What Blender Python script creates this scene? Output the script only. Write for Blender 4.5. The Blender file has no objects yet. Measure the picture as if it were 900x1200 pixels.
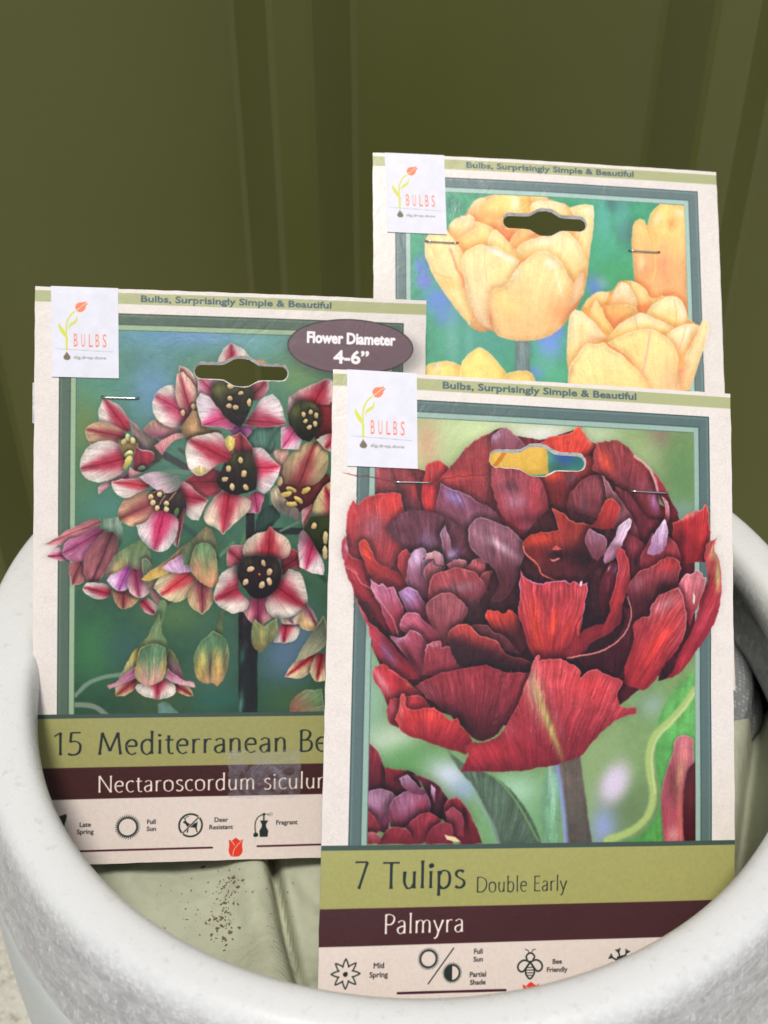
import bpy, bmesh, math, random
import numpy as np
from mathutils import Vector, Matrix
from mathutils.geometry import delaunay_2d_cdt

S = bpy.context.scene
COL = S.collection
R = math.radians

# ------------------------------------------------------------------ camera
PITCH = 37.5
cam_d = bpy.data.cameras.new('camera')
cam_d.sensor_fit = 'VERTICAL'; cam_d.sensor_height = 24.0
cam_d.lens = 24.0 * 1380.0 / 1200.0
cam_d.clip_start = 0.01; cam_d.clip_end = 200
cam_d.dof.use_dof = True; cam_d.dof.focus_distance = 0.475; cam_d.dof.aperture_fstop = 8
cam = bpy.data.objects.new('camera', cam_d); COL.objects.link(cam)
cam.location = (0, 0, 0); cam.rotation_euler = (R(90 - PITCH), 0, 0)
S.camera = cam

# ------------------------------------------------------------------ light
SUN_EL, SUN_AZ = 71.0, 182.0        # azimuth clockwise from +Y
w = bpy.data.worlds.new('World'); S.world = w; w.use_nodes = True
nt = w.node_tree; nt.nodes.clear()
sky = nt.nodes.new('ShaderNodeTexSky'); sky.sky_type = 'NISHITA'; sky.sun_disc = False
sky.sun_elevation = R(SUN_EL); sky.sun_rotation = R(SUN_AZ)
sky.air_density = 0.9; sky.dust_density = 3.0; sky.ozone_density = 1.0
bg = nt.nodes.new('ShaderNodeBackground'); bg.inputs['Strength'].default_value = 0.082
wo = nt.nodes.new('ShaderNodeOutputWorld')
nt.links.new(sky.outputs[0], bg.inputs['Color']); nt.links.new(bg.outputs[0], wo.inputs['Surface'])
sd = bpy.data.lights.new('sun', 'SUN'); sd.energy = 2.3; sd.angle = R(11); sd.color = (1.0, 0.955, 0.90)
sun = bpy.data.objects.new('sun', sd); COL.objects.link(sun)
az, el = R(SUN_AZ), R(SUN_EL)
sdir = Vector((math.sin(az) * math.cos(el), math.cos(az) * math.cos(el), math.sin(el)))
sun.rotation_euler = sdir.to_track_quat('Z', 'Y').to_euler()
S.view_settings.view_transform = 'Standard'; S.view_settings.look = 'None'
S.view_settings.gamma = 1.0; S.view_settings.use_curve_mapping = False
S.view_settings.exposure = 0.25
S.render.engine = 'CYCLES'

# ------------------------------------------------------------------ helpers
def lin(c):
    c = np.asarray(c, float) / 255.0
    return np.where(c <= 0.04045, c / 12.92, ((c + 0.055) / 1.055) ** 2.4)

def rgba(c): return tuple(lin(c)) + (1.0,)

def tag(o, label=None, cat=None, group=None, kind=None):
    if label: o['label'] = label
    if cat: o['category'] = cat
    if group: o['group'] = group
    if kind: o['kind'] = kind
    return o

def empty(name, loc=(0, 0, 0)):
    o = bpy.data.objects.new(name, None); COL.objects.link(o); o.location = loc
    o.empty_display_size = 0.01
    return o

def link_mesh(name, bm, mats, parent=None, smooth=False, matrix=None):
    me = bpy.data.meshes.new(name)
    bm.normal_update(); bm.to_mesh(me); bm.free()
    for m in (mats if isinstance(mats, (list, tuple)) else [mats]): me.materials.append(m)
    if smooth:
        for p in me.polygons: p.use_smooth = True
    o = bpy.data.objects.new(name, me); COL.objects.link(o)
    if matrix is not None: o.matrix_world = matrix
    if parent is not None: o.parent = parent
    return o

class NT:
    def __init__(s, name, color=(200, 200, 200), rough=0.5, spec=0.5, metal=0.0):
        s.m = bpy.data.materials.new(name); s.m.use_nodes = True
        s.t = s.m.node_tree; s.n = s.t.nodes; s.l = s.t.links
        s.b = s.n['Principled BSDF']; s.out = s.n['Material Output']
        s.b.inputs['Base Color'].default_value = rgba(color)
        s.b.inputs['Roughness'].default_value = rough
        s.b.inputs['Specular IOR Level'].default_value = spec
        s.b.inputs['Metallic'].default_value = metal
        s.co = None
    def coord(s, kind='Object'):
        if s.co is None: s.co = s.n.new('ShaderNodeTexCoord')
        return s.co.outputs[kind]
    def noise(s, scale, detail=4, rough=0.55, vec=None, dist=0.0):
        n = s.n.new('ShaderNodeTexNoise'); n.inputs['Scale'].default_value = scale
        n.inputs['Detail'].default_value = detail; n.inputs['Roughness'].default_value = rough
        n.inputs['Distortion'].default_value = dist
        s.l.new(vec if vec is not None else s.coord(), n.inputs['Vector'])
        return n.outputs['Fac']
    def mapping(s, scale=(1, 1, 1), rot=(0, 0, 0), vec=None):
        m = s.n.new('ShaderNodeMapping'); m.inputs['Scale'].default_value = scale
        m.inputs['Rotation'].default_value = rot
        s.l.new(vec if vec is not None else s.coord(), m.inputs['Vector'])
        return m.outputs[0]
    def ramp(s, fac, stops):
        r = s.n.new('ShaderNodeValToRGB'); e = r.color_ramp.elements
        while len(e) < len(stops): e.new(0.5)
        for i, (p, c) in enumerate(stops):
            e[i].position = p
            e[i].color = rgba(c) if isinstance(c, tuple) else (c, c, c, 1)
        s.l.new(fac, r.inputs['Fac']); return r.outputs['Color']
    def math(s, op, a, b=None, clamp=False):
        n = s.n.new('ShaderNodeMath'); n.operation = op; n.use_clamp = clamp
        for i, v in enumerate((a, b)):
            if v is None: continue
            if isinstance(v, (int, float)): n.inputs[i].default_value = v
            else: s.l.new(v, n.inputs[i])
        return n.outputs[0]
    def mix(s, fac, a, b, mode='MIX'):
        n = s.n.new('ShaderNodeMix'); n.data_type = 'RGBA'; n.blend_type = mode
        for k, v in ((0, fac), (6, a), (7, b)):
            if isinstance(v, (int, float)): n.inputs[k].default_value = v
            elif isinstance(v, tuple): n.inputs[k].default_value = rgba(v)
            else: s.l.new(v, n.inputs[k])
        return n.outputs[2]
    def bump(s, h, strength=0.3, dist=0.001, prev=None):
        n = s.n.new('ShaderNodeBump'); n.inputs['Strength'].default_value = strength
        n.inputs['Distance'].default_value = dist
        s.l.new(h, n.inputs['Height'])
        if prev is not None: s.l.new(prev, n.inputs['Normal'])
        s.l.new(n.outputs[0], s.b.inputs['Normal'])
        return n.outputs[0]
    def base(s, c): s.l.new(c, s.b.inputs['Base Color'])
    def sep(s, vec):
        n = s.n.new('ShaderNodeSeparateXYZ'); s.l.new(vec, n.inputs[0]); return n.outputs

# ------------------------------------------------------------------ printed artwork: a small painter
# The print of each card is painted in the card's own plane, in millimetres from its top left corner.
K = 5.0                     # print resolution, dots per millimetre
CW, CH = 165.0, 244.0       # card size in mm
RNG = np.random.RandomState(7)
NTAB = RNG.rand(256, 256)

def vnoise(x, y):
    xi = np.floor(x).astype(int); yi = np.floor(y).astype(int)
    fx = x - xi; fy = y - yi
    fx = fx * fx * (3 - 2 * fx); fy = fy * fy * (3 - 2 * fy)
    a = NTAB[yi & 255, xi & 255]; b = NTAB[yi & 255, (xi + 1) & 255]
    c = NTAB[(yi + 1) & 255, xi & 255]; d = NTAB[(yi + 1) & 255, (xi + 1) & 255]
    return (a * (1 - fx) + b * fx) * (1 - fy) + (c * (1 - fx) + d * fx) * fy

def fnoise(x, y, o=3):
    v = 0; a = 0.5; t = 0
    for i in range(o):
        v = v + a * vnoise(x * 2 ** i + 17 * i, y * 2 ** i + 31 * i); t += a; a *= 0.5
    return v / t

def smooth_poly(p, closed=True, sub=4, corner=62):
    n = len(p); out = []
    def tang(i):
        if not closed and (i == 0 or i == n - 1): return None
        a = p[(i - 1) % n]; b = p[i]; c = p[(i + 1) % n]
        u = b - a; v = c - b
        lu, lv = np.hypot(*u), np.hypot(*v)
        if lu < 1e-9 or lv < 1e-9: return None
        cosang = (u @ v) / (lu * lv)
        if cosang < math.cos(R(corner)): return None
        t = u / lu + v / lv
        return t / (np.hypot(*t) + 1e-9)
    T = [tang(i) for i in range(n)]
    for i in range(n if closed else n - 1):
        a = p[i]; b = p[(i + 1) % n]; L = np.hypot(*(b - a))
        ta = T[i]; tb = T[(i + 1) % n]
        ma = (ta if ta is not None else (b - a) / (L + 1e-9)) * L
        mb = (tb if tb is not None else (b - a) / (L + 1e-9)) * L
        for k in range(sub):
            t = k / sub; h = t * t * (3 - 2 * t)
            out.append((1 - h) * a + h * b + (t - 2 * t * t + t ** 3) * ma + (t ** 3 - t * t) * mb)
    if not closed: out.append(p[-1])
    return np.array(out)

def sstep(a, b, x):
    t = np.clip((x - a) / (b - a), 0, 1); return t * t * (3 - 2 * t)

class Art:
    def __init__(s, W, H, pose=None):
        s.W, s.H = int(W * K), int(H * K)
        s.img = np.ones((s.H, s.W, 3)) * 255.0
        s.pose = pose; s.clip = None; s.tile = None; s.fm = np.zeros((s.H, s.W)); s.sh_gain = 1.0; s.rim_gain = 1.0; s.mott = 1.0; s.ruffle = 0.0; s.vein = 0.0; s.dirsh = 0.0; s.shw_gain = 1.0
        yy, xx = np.mgrid[0:s.H, 0:s.W]; s.X = xx + 0.5; s.Y = yy + 0.5
    # --- coordinates
    def mm(s): s.tile = 'mm'; return s
    def px(s, ox=0, oy=0, k=1.0): s.tile = (ox, oy, k); return s
    def pts(s, a):
        if isinstance(a, str): a = np.array([float(v) for v in a.replace(',', ' ').split()]).reshape(-1, 2)
        a = np.asarray(a, float).reshape(-1, 2)
        if s.tile == 'mm': return a * K
        ox, oy, k = s.tile
        return s.pose.flat(a * k + np.array([ox, oy])) * K
    def scl(s):     # canvas dots per unit of the current coordinates
        if s.tile == 'mm': return K
        return s.tile[2] * 165.0 / 470.0 * K * s.pose.zoom
    # --- primitives
    def box(s, P, m):
        x0 = max(0, int(P[:, 0].min() - m)); x1 = min(s.W, int(P[:, 0].max() + m) + 1)
        y0 = max(0, int(P[:, 1].min() - m)); y1 = min(s.H, int(P[:, 1].max() + m) + 1)
        if s.clip:
            x0 = max(x0, s.clip[0]); y0 = max(y0, s.clip[1]); x1 = min(x1, s.clip[2]); y1 = min(y1, s.clip[3])
        if x1 <= x0 or y1 <= y0: return None
        return slice(y0, y1), slice(x0, x1)
    def sdf(s, P, sl, edges=None, closed=True):
        X = s.X[sl]; Y = s.Y[sl]
        d = np.full(X.shape, 1e9); ins = np.zeros(X.shape, bool)
        if edges is None:
            Q = np.roll(P, -1, 0) if closed else P[1:]
            A = P if closed else P[:-1]
        else: A, Q = edges
        for (ax, ay), (bx, by) in zip(A, Q):
            ex, ey = bx - ax, by - ay; L = ex * ex + ey * ey + 1e-12
            t = np.clip(((X - ax) * ex + (Y - ay) * ey) / L, 0, 1)
            d = np.minimum(d, (X - ax - t * ex) ** 2 + (Y - ay - t * ey) ** 2)
            if closed and ay != by:
                c = ((ay > Y) != (by > Y)) & (X < ex * (Y - ay) / (by - ay) + ax)
                ins ^= c
        d = np.sqrt(d)
        return np.where(ins, -d, d) if closed else d
    def over(s, sl, col, a):
        s.img[sl] = s.img[sl] * (1 - a[..., None]) + col * a[..., None]
    def P(s, pts, a, b=None, d=None, rim=None, rw=1.3, ra=0.8, sh=0.45, shw=4.0, st=0.10, soft=0.7,
          sm=True, blobs=(), stripe=None, alpha=1.0, gn=0.06, tint=(.0, .0, .0), fold=0.16):
        """a petal: filled outline, colour a -> b along d, rim of light, cast shade on what lies under it"""
        P0 = s.pts(pts); k = s.scl()
        Q = smooth_poly(P0) if sm else P0
        pk = 1.76 * (s.pose.zoom if s.pose else 1)
        if s.ruffle > 0 and sm:
            nn = len(Q); ii = np.arange(nn); dq = np.roll(Q, -1, 0) - np.roll(Q, 1, 0); dq /= np.hypot(dq[:, 0], dq[:, 1])[:, None] + 1e-9
            amp = s.ruffle * ((vnoise(Q[:, 0] / 4.5 + nn, Q[:, 1] / 4.5) - .5) * 2 + 1.3 * (vnoise(Q[:, 0] / 13, Q[:, 1] / 13 + nn) - .5) * 2)
            Q = Q + np.c_[-dq[:, 1], dq[:, 0]] * amp[:, None]
        shw_, rw_, soft_ = shw * pk * s.shw_gain, rw * pk, max(0.5, soft * pk * 0.8)
        sl = s.box(Q, shw_ + soft_ + 2)
        if sl is None: return
        D = s.sdf(Q, sl); X = s.X[sl]; Y = s.Y[sl]
        cov = (1 - sstep(-soft_, soft_, D)) * alpha
        a = np.asarray(a, float)
        if d is None:
            c0 = Q.mean(0); p0 = np.array([c0[0], Q[:, 1].max()]); p1 = np.array([c0[0], Q[:, 1].min()])
        else:
            dd = s.pts(np.array(d).reshape(2, 2)); p0, p1 = dd
        ax = p1 - p0; L = np.hypot(*ax) + 1e-6; ax = ax / L
        t = ((X - p0[0]) * ax[0] + (Y - p0[1]) * ax[1]) / L
        pr = (X - p0[0]) * -ax[1] + (Y - p0[1]) * ax[0]
        tc = np.clip(t, 0, 1); tc = tc * tc * (3 - 2 * tc)
        if sh > 0:
            wdir = (1 - s.dirsh) + s.dirsh * sstep(-0.1, 0.9, t)
            k_ = min(sh * s.sh_gain, .95) * (1 - sstep(-.15 * shw_, shw_, D)) * (D > -1) * 0.85 * (0.12 + 0.88 * s.fm[sl]) * wdir
            s.img[sl] *= 1 - k_[..., None] * (1 - np.asarray(tint))
        col = a + ((np.asarray(b, float) - a) * tc[..., None] if b is not None else 0) + np.zeros(X.shape + (3,))
        for bl in blobs:
            bx, by, rx, ry, ang, bc, ba = bl
            c = s.pts([(bx, by)])[0]; ca, sa = math.cos(R(ang)), math.sin(R(ang))
            u = ((X - c[0]) * ca + (Y - c[1]) * sa) / (rx * k); v = (-(X - c[0]) * sa + (Y - c[1]) * ca) / (ry * k)
            g = np.exp(-(u * u + v * v) * (0.8 + 0.5 * fnoise(X / 9, Y / 9, 2))) * ba
            col = col * (1 - g[..., None]) + np.asarray(bc, float) * g[..., None]
        if stripe is not None:
            bx, by, tx, ty, wd, sc = stripe[:6]
            q = s.pts([(bx, by), (tx, ty)]); sa_ = q[1] - q[0]; sL = np.hypot(*sa_) + 1e-6; sa_ = sa_ / sL
            tt = ((X - q[0][0]) * sa_[0] + (Y - q[0][1]) * sa_[1]) / sL
            pp = (X - q[0][0]) * -sa_[1] + (Y - q[0][1]) * sa_[0]
            wv = wd * k * (1.15 - 0.85 * np.clip(tt, 0, 1)) + 0.6
            n = fnoise(pp / 2.2, tt * sL / 22, 2)
            wash = np.exp(-(np.abs(pp) / (wv * 1.7)) ** 2) * (1 - sstep(0.35, 1.0, tt)) * 0.6
            col = col * (1 - wash[..., None]) + (np.asarray(sc, float) * 0.75 + np.array([64., 44, 52])) * wash[..., None]
            g = np.exp(-((np.abs(pp) / (wv * 1.12)) ** 2.2)) * np.clip(0.55 + 0.9 * n, 0, 1) * (1 - 0.3 * sstep(0.75, 1.1, tt))
            col = col * (1 - g[..., None]) + np.asarray(sc, float) * g[..., None]
            lg = np.exp(-(pp / (0.9 + 0.02 * k)) ** 2) * 0.5 * (1 - sstep(0.9, 1.05, tt))
            col *= (1 - lg)[..., None]
            dk = (1 - sstep(-0.2, 0.3, tt)) * 0.3
            col *= (1 - dk)[..., None]
        prf = pr / (0.42 + 0.58 * np.clip(t, 0, 1.2)) + 3.0 * (fnoise(X / 40 + a[0], Y / 40, 2) - .5) * 4   # fibres fan out from the petal's foot
        if st > 0:
            n = fnoise(prf / 2.6, t * L / 34, 3) - 0.5
            col *= (1 + st * 2.4 * n)[..., None]
        if fold > 0 and st > 0: col *= (1 + fold * 2 * (fnoise(prf / 15 + a[2] + 0.25 * t, t * L / 90 + a[0], 2) - 0.5) * (0.4 + 0.6 * tc))[..., None]
        if gn > 0: col *= (1 + gn * 2 * (fnoise(X / 3.1, Y / 3.1, 2) - 0.5) + 0.08 * (fnoise(X / 30, Y / 30, 2) - 0.5))[..., None]
        if s.vein > 0 and st > 0:
            v1 = fnoise(prf / 1.9 + a[1], t * L / 30 + a[2], 3); v2 = fnoise(prf / 8 + a[0], t * L / 26, 2)
            hi = np.clip((v1 - .50) * 3.2, 0, 1) * np.clip((v2 - .35) * 2.4, 0, 1) * (.25 + .75 * tc) * s.vein
            col = col + (np.array([74., 52, 62]) * (.55 + col.mean(2, keepdims=True) / 160)) * hi[..., None]
            lo = np.clip((.46 - v1) * 3.2, 0, 1) * s.vein * .45
            col *= (1 - lo)[..., None]
        # soft turning away of the form near its outline
        col *= (1 - 0.10 * (1 - sstep(0, 9 * pk, -D)))[..., None]
        col *= (1 + 0.20 * s.mott * (fnoise(X / 17 + a[0], Y / 17, 3) - 0.5))[..., None]
        if rim is not None:
            rr = (1 - sstep(0.1 * rw_, 1.3 * rw_, -D)) * ra * (0.12 + 0.88 * sstep(0.25, 0.95, t)) * (0.15 + 1.1 * vnoise(X / 16 + a[1], Y / 16)) * s.rim_gain
            rr = np.clip(rr, 0, 1)
            col = col * (1 - rr[..., None]) + np.asarray(rim, float) * rr[..., None]
        s.over(sl, col, cov)
        if sm: s.fm[sl] = np.maximum(s.fm[sl], cov)
    def F(s, pts, c, soft=0.6, sm=False, alpha=1.0):
        """flat fill, no shading"""
        P0 = s.pts(pts); Q = smooth_poly(P0) if sm else P0
        sl = s.box(Q, soft * 4 + 2)
        if sl is None: return
        D = s.sdf(Q, sl); s.over(sl, np.asarray(c, float), (1 - sstep(-soft, soft, D)) * alpha)
    def L(s, pts, wd, c, soft=0.5, sm=True, alpha=1.0):
        P0 = s.pts(pts); Q = smooth_poly(P0, closed=False, corner=80) if sm else P0
        h = wd * s.scl() / 2
        sl = s.box(Q, h + soft * 2 + 2)
        if sl is None: return
        D = s.sdf(Q, sl, closed=False) - h
        s.over(sl, np.asarray(c, float), (1 - sstep(-soft, soft, D)) * alpha)
    def G(s, x, y, rx, ry, c, a=1.0, ang=0, pw=1.0):
        """soft out-of-focus patch"""
        q = s.pts([(x, y)])[0]; k = s.scl(); m = max(rx, ry) * k * 2.4
        sl = s.box(np.array([q]), m)
        if sl is None: return
        X = s.X[sl]; Y = s.Y[sl]; ca, sa = math.cos(R(ang)), math.sin(R(ang))
        u = ((X - q[0]) * ca + (Y - q[1]) * sa) / (rx * k); v = (-(X - q[0]) * sa + (Y - q[1]) * ca) / (ry * k)
        s.over(sl, np.asarray(c, float), np.exp(-(u * u + v * v) ** pw) * a)
    def E(s, x, y, rx, ry, c, ang=0, hl=None, sh=0.5):
        t = np.linspace(0, 2 * math.pi, 12, endpoint=False); ca, sa = math.cos(R(ang)), math.sin(R(ang))
        P = [(x + rx * math.cos(q) * ca - ry * math.sin(q) * sa, y + rx * math.cos(q) * sa + ry * math.sin(q) * ca) for q in t]
        s.P(P, np.asarray(c) * 0.8, np.minimum(np.asarray(c) * 1.15, 255), sh=sh, shw=2, st=0, soft=0.5)
    def rect(s, x0, y0, x1, y1, c, grain=0.0):
        t = s.tile; s.tile = 'mm'; s.F([(x0, y0), (x1, y0), (x1, y1), (x0, y1)], c, soft=0.5); s.tile = t
    # --- lettering from Blender's own built-in font
    def text(s, body, x, y, h, c, width=None, bold=0.0, align='LEFT', slant=0.0, soft=0.5, alpha=1.0):
        """x, y = baseline start in mm, h = cap height in mm"""
        A, B, (x0, x1, cap) = text_edges(body)
        ky = h / cap; kx = ky if width is None else width / (x1 - x0)
        ox = x - x0 * kx
        if align == 'CENTER': ox = x - (x0 + x1) / 2 * kx
        A = np.c_[A[:, 0] * kx + ox, y - A[:, 1] * ky] * K; B = np.c_[B[:, 0] * kx + ox, y - B[:, 1] * ky] * K
        # work in vertical strips so that each dot only meets the edges of nearby letters
        X0 = int(A[:, 0].min()) - 3; X1 = int(A[:, 0].max()) + 4; step = 24
        off = bold * K
        for sx in range(X0, X1, step):
            m = (np.minimum(A[:, 0], B[:, 0]) < sx + step + 600) & (np.maximum(A[:, 0], B[:, 0]) > sx - 4)
            near = (np.minimum(A[:, 0], B[:, 0]) < sx + step + 4) & m
            if not m.any(): continue
            y0 = max(0, int(A[:, 1].min() - 3)); y1 = min(s.H, int(A[:, 1].max() + 4))
            xa, xb = max(0, sx), min(s.W, sx + step)
            if xb <= xa or y1 <= y0: continue
            sl = (slice(y0, y1), slice(xa, xb))
            X = s.X[sl]; Y = s.Y[sl]; d = np.full(X.shape, 1e9); ins = np.zeros(X.shape, bool)
            for (ax, ay), (bx, by), nr in zip(A[m], B[m], near[m]):
                ex, ey = bx - ax, by - ay
                if nr:
                    t = np.clip(((X - ax) * ex + (Y - ay) * ey) / (ex * ex + ey * ey + 1e-12), 0, 1)
                    d = np.minimum(d, (X - ax - t * ex) ** 2 + (Y - ay - t * ey) ** 2)
                if ay != by: ins ^= ((ay > Y) != (by > Y)) & (X < ex * (Y - ay) / (by - ay) + ax)
            D = np.where(ins, -np.sqrt(d), np.sqrt(d)) - off
            s.over(sl, np.asarray(c, float), (1 - sstep(-soft, soft, D)) * alpha)
    def warp(s, box, pic, amp=1.1, soft=0.35):
        """lets the painted outlines wander a little and melts them as a printed photograph does; the frame stays ruled"""
        m = (np.abs(s.img - s.plain).max(2) > 1.5).astype(float); px0, py0, px1, py1 = pic
        m[py0:py1, px0:px1] = 1
        pm = np.zeros(m.shape, bool); pm[py0:py1, px0:px1] = True
        x0, y0, x1, y1 = [int(v * K) for v in box]
        sl = (slice(y0, y1), slice(x0, x1)); X = s.X[sl]; Y = s.Y[sl]; ins = pm[sl]
        dx = (fnoise(X / 11, Y / 11, 3) - .5) * 2 * amp + (vnoise(X / 3.3, Y / 3.3) - .5) * .9; dy = (fnoise(X / 11 + 40, Y / 11 + 90, 3) - .5) * 2 * amp + (vnoise(X / 3.3 + 60, Y / 3.3) - .5) * .9
        u = np.clip(X - .5 + dx, 0, s.W - 1.001); v = np.clip(Y - .5 + dy, 0, s.H - 1.001)
        u = np.where(ins, np.clip(u, px0, px1 - 2), u); v = np.where(ins, np.clip(v, py0, py1 - 2), v)
        I = np.dstack([s.img, m]); ui = u.astype(int); vi = v.astype(int); fu = (u - ui)[..., None]; fv = (v - vi)[..., None]
        r = (I[vi, ui] * (1 - fu) + I[vi, ui + 1] * fu) * (1 - fv) + (I[vi + 1, ui] * (1 - fu) + I[vi + 1, ui + 1] * fu) * fv
        a = np.where(ins, 1, r[..., 3] * m[sl])[..., None]; r = r[..., :3]
        b = r.copy(); b[1:-1, 1:-1] = (r[:-2, 1:-1] + r[2:, 1:-1] + r[1:-1, :-2] + r[1:-1, 2:]) / 4
        r = r * (1 - soft) + b * soft
        base = np.where(m[sl][..., None] > 0, s.plain[sl], s.img[sl])
        r = base * (1 - a) + r * a
        g = np.random.RandomState(5).normal(0, 1, r.shape[:2]); g[1:-1, 1:-1] = (g[1:-1, 1:-1] * 2 + g[:-2, 1:-1] + g[1:-1, :-2]) / 3
        s.img[sl] = r * (1 + .026 * g[..., None])
    def image(s, name):
        im = bpy.data.images.new(name, s.W, s.H, alpha=False, float_buffer=False)
        a = np.clip(s.img, 0, 255)[::-1] / 255.0
        a = np.dstack([a, np.ones(a.shape[:2])]).astype(np.float32)
        im.pixels.foreach_set(a.ravel()); im.update(); im.pack()
        return im

_TE = {}
def text_edges(body):
    if body in _TE: return _TE[body]
    def grab(b):
        cu = bpy.data.curves.new('t', 'FONT'); cu.body = b; cu.resolution_u = 3
        ob = bpy.data.objects.new('t', cu); COL.objects.link(ob)
        dg = bpy.context.evaluated_depsgraph_get()
        me = bpy.data.meshes.new_from_object(ob.evaluated_get(dg))
        v = np.array([q.co[:2] for q in me.vertices])
        cnt = {}
        for p in me.polygons:
            for e in p.edge_keys: cnt[e] = cnt.get(e, 0) + 1
        E = np.array([e for e, n in cnt.items() if n == 1])
        bpy.data.meshes.remove(me); bpy.data.objects.remove(ob); bpy.data.curves.remove(cu)
        return v, E
    v, E = grab(body); vh, _ = grab('H')
    r = (v[E[:, 0]], v[E[:, 1]], (v[:, 0].min(), v[:, 0].max(), vh[:, 1].max()))
    _TE[body] = r
    return r

# a humanist display alphabet drawn with a broad pen: strokes of thick and thin, flared ends
PEN = {
 '1': (.50, ["6 84 30 100", "30 100 30 0"]), '5': (.58, ["16 99 52 99", "16 99 13 57", "13 57 32 61 50 48 52 30 44 8 24 0 4 5"]),
 '7': (.56, ["4 99 54 99", "54 99 20 0"]),
 'M': (.98, ["10 0 20 100", "20 100 49 16", "49 16 79 100", "79 100 89 0"]),
 'N': (.80, ["12 0 12 100", "12 100 70 0", "70 0 70 100"]), 'B': (.60, ["12 0 12 100", "12 99 34 99 46 88 44 68 30 54 12 54", "26 54 46 50 54 30 44 6 28 1 12 1"]),
 'T': (.62, ["2 99 60 99", "31 99 31 0"]), 'D': (.80, ["12 0 12 100", "12 99 42 98 70 76 70 30 46 3 12 1"]),
 'E': (.54, ["12 0 12 100", "12 99 48 99", "12 53 44 53", "12 1 50 1"]), 'P': (.56, ["12 0 12 100", "12 99 34 99 50 86 48 62 34 48 12 49"]),
 'a': (.50, ["8 57 22 66 36 62 39 46 39 0", "39 38 22 35 8 26 8 10 20 -1 32 6 39 16"]),
 'b': (.58, ["11 0 11 106", "11 48 26 66 44 60 50 34 44 8 26 -2 11 8"]), 'c': (.46, ["42 60 30 66 12 56 7 32 14 8 28 -1 43 6"]),
 'd': (.58, ["46 0 46 106", "46 56 32 66 12 56 7 30 14 6 28 -2 46 14"]), 'e': (.52, ["9 37 45 37 42 58 28 66 12 56 7 32 14 8 28 -1 44 6"]),
 'i': (.24, ["12 0 12 65"]), 'l': (.24, ["12 0 12 106"]), 'm': (.86, ["11 0 11 65", "11 48 26 66 40 60 42 44 42 0", "42 48 57 66 71 60 74 44 74 0"]),
 'n': (.56, ["11 0 11 65", "11 48 27 66 41 60 44 44 44 0"]), 'o': (.58, ["29 66 10 56 7 32 12 8 29 -1 46 8 51 32 46 56 29 66"]),
 'p': (.58, ["11 -30 11 65", "11 48 26 66 44 60 50 34 44 8 26 -2 11 8"]), 'r': (.38, ["11 0 11 65", "11 46 22 64 36 63"]),
 's': (.42, ["36 60 22 66 10 58 10 46 22 36 36 26 37 10 22 -1 6 5"]), 't': (.36, ["16 84 16 20 20 2 34 1", "3 63 33 63"]),
 'u': (.56, ["11 65 11 20 20 0 34 3 44 18", "45 65 45 0"]), 'y': (.50, ["3 65 25 4", "47 65 25 4 14 -26 4 -30"]), ' ': (.30, []),
}
def pen_text(A, body, x, y, h, c, width=None, weight=1.0, soft=0.5):
    adv = sum(PEN[ch][0] for ch in body) + 0.06 * len(body)
    kx = h if width is None else width / adv
    t = A.tile; A.mm(); cx = x
    for ch in body:
        a, strokes = PEN[ch]
        for sx in strokes:
            q = np.array([float(v) for v in sx.split()]).reshape(-1, 2) / 100.0
            q = smooth_poly(q, closed=False, corner=75, sub=6) if len(q) > 2 else np.array([q[0] + (q[1] - q[0]) * f for f in (0, .15, .5, .85, 1)])
            d = np.gradient(q, axis=0); d /= np.hypot(d[:, 0], d[:, 1])[:, None] + 1e-9
            n = np.c_[-d[:, 1], d[:, 0]]
            pen = np.abs(d[:, 1] * 0.94 - d[:, 0] * 0.34 * np.sign(d[:, 1] + 1e-6) * 1.0)
            hw = (0.023 + 0.026 * pen) * weight
            s_ = np.linspace(-1, 1, len(q)); hw = hw * (1 + 0.32 * np.abs(s_) ** 5)
            P = np.r_[q + n * hw[:, None], (q - n * hw[:, None])[::-1]]
            A.F(np.c_[cx + P[:, 0] * kx, y - P[:, 1] * h], c, soft=soft)
        if ch == 'i':
            A.E(cx + .12 * kx, y - .86 * h, .065 * kx, .06 * h, c, sh=0)
        cx += (a + 0.06) * kx
    A.tile = t

# ------------------------------------------------------------------ where each card leans
class Pose:
    """a card's plane: top left corner O, unit vectors U (right), V (up), N (out of the print), in metres"""
    F_, C_, S_ = 1380.0, math.cos(R(PITCH)), math.sin(R(PITCH))
    def __init__(s, O, U, V, N, zoom=1.0):
        s.O, s.U, s.V, s.N = [np.array(v, float) for v in (O, U, V, N)]
        s.U /= np.linalg.norm(s.U); s.V -= s.U * (s.U @ s.V); s.V /= np.linalg.norm(s.V)
        s.N = np.cross(s.U, s.V); s.zoom = zoom
    def flat(s, p):     # photograph measurements unrolled onto the card, mm
        x = (p[:, 0] - 450) / s.F_; y = -(p[:, 1] - 600) / s.F_
        d = np.stack([x, s.C_ + y * s.S_, -s.S_ + y * s.C_], 1)
        X = d * ((s.O @ s.N) / (d @ s.N))[:, None] - s.O
        return np.c_[X @ s.U, -(X @ s.V)] * 1000
    def matrix(s):
        return Matrix(((s.U[0], s.V[0], s.N[0], s.O[0]), (s.U[1], s.V[1], s.N[1], s.O[1]), (s.U[2], s.V[2], s.N[2], s.O[2]), (0, 0, 0, 1)))

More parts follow.
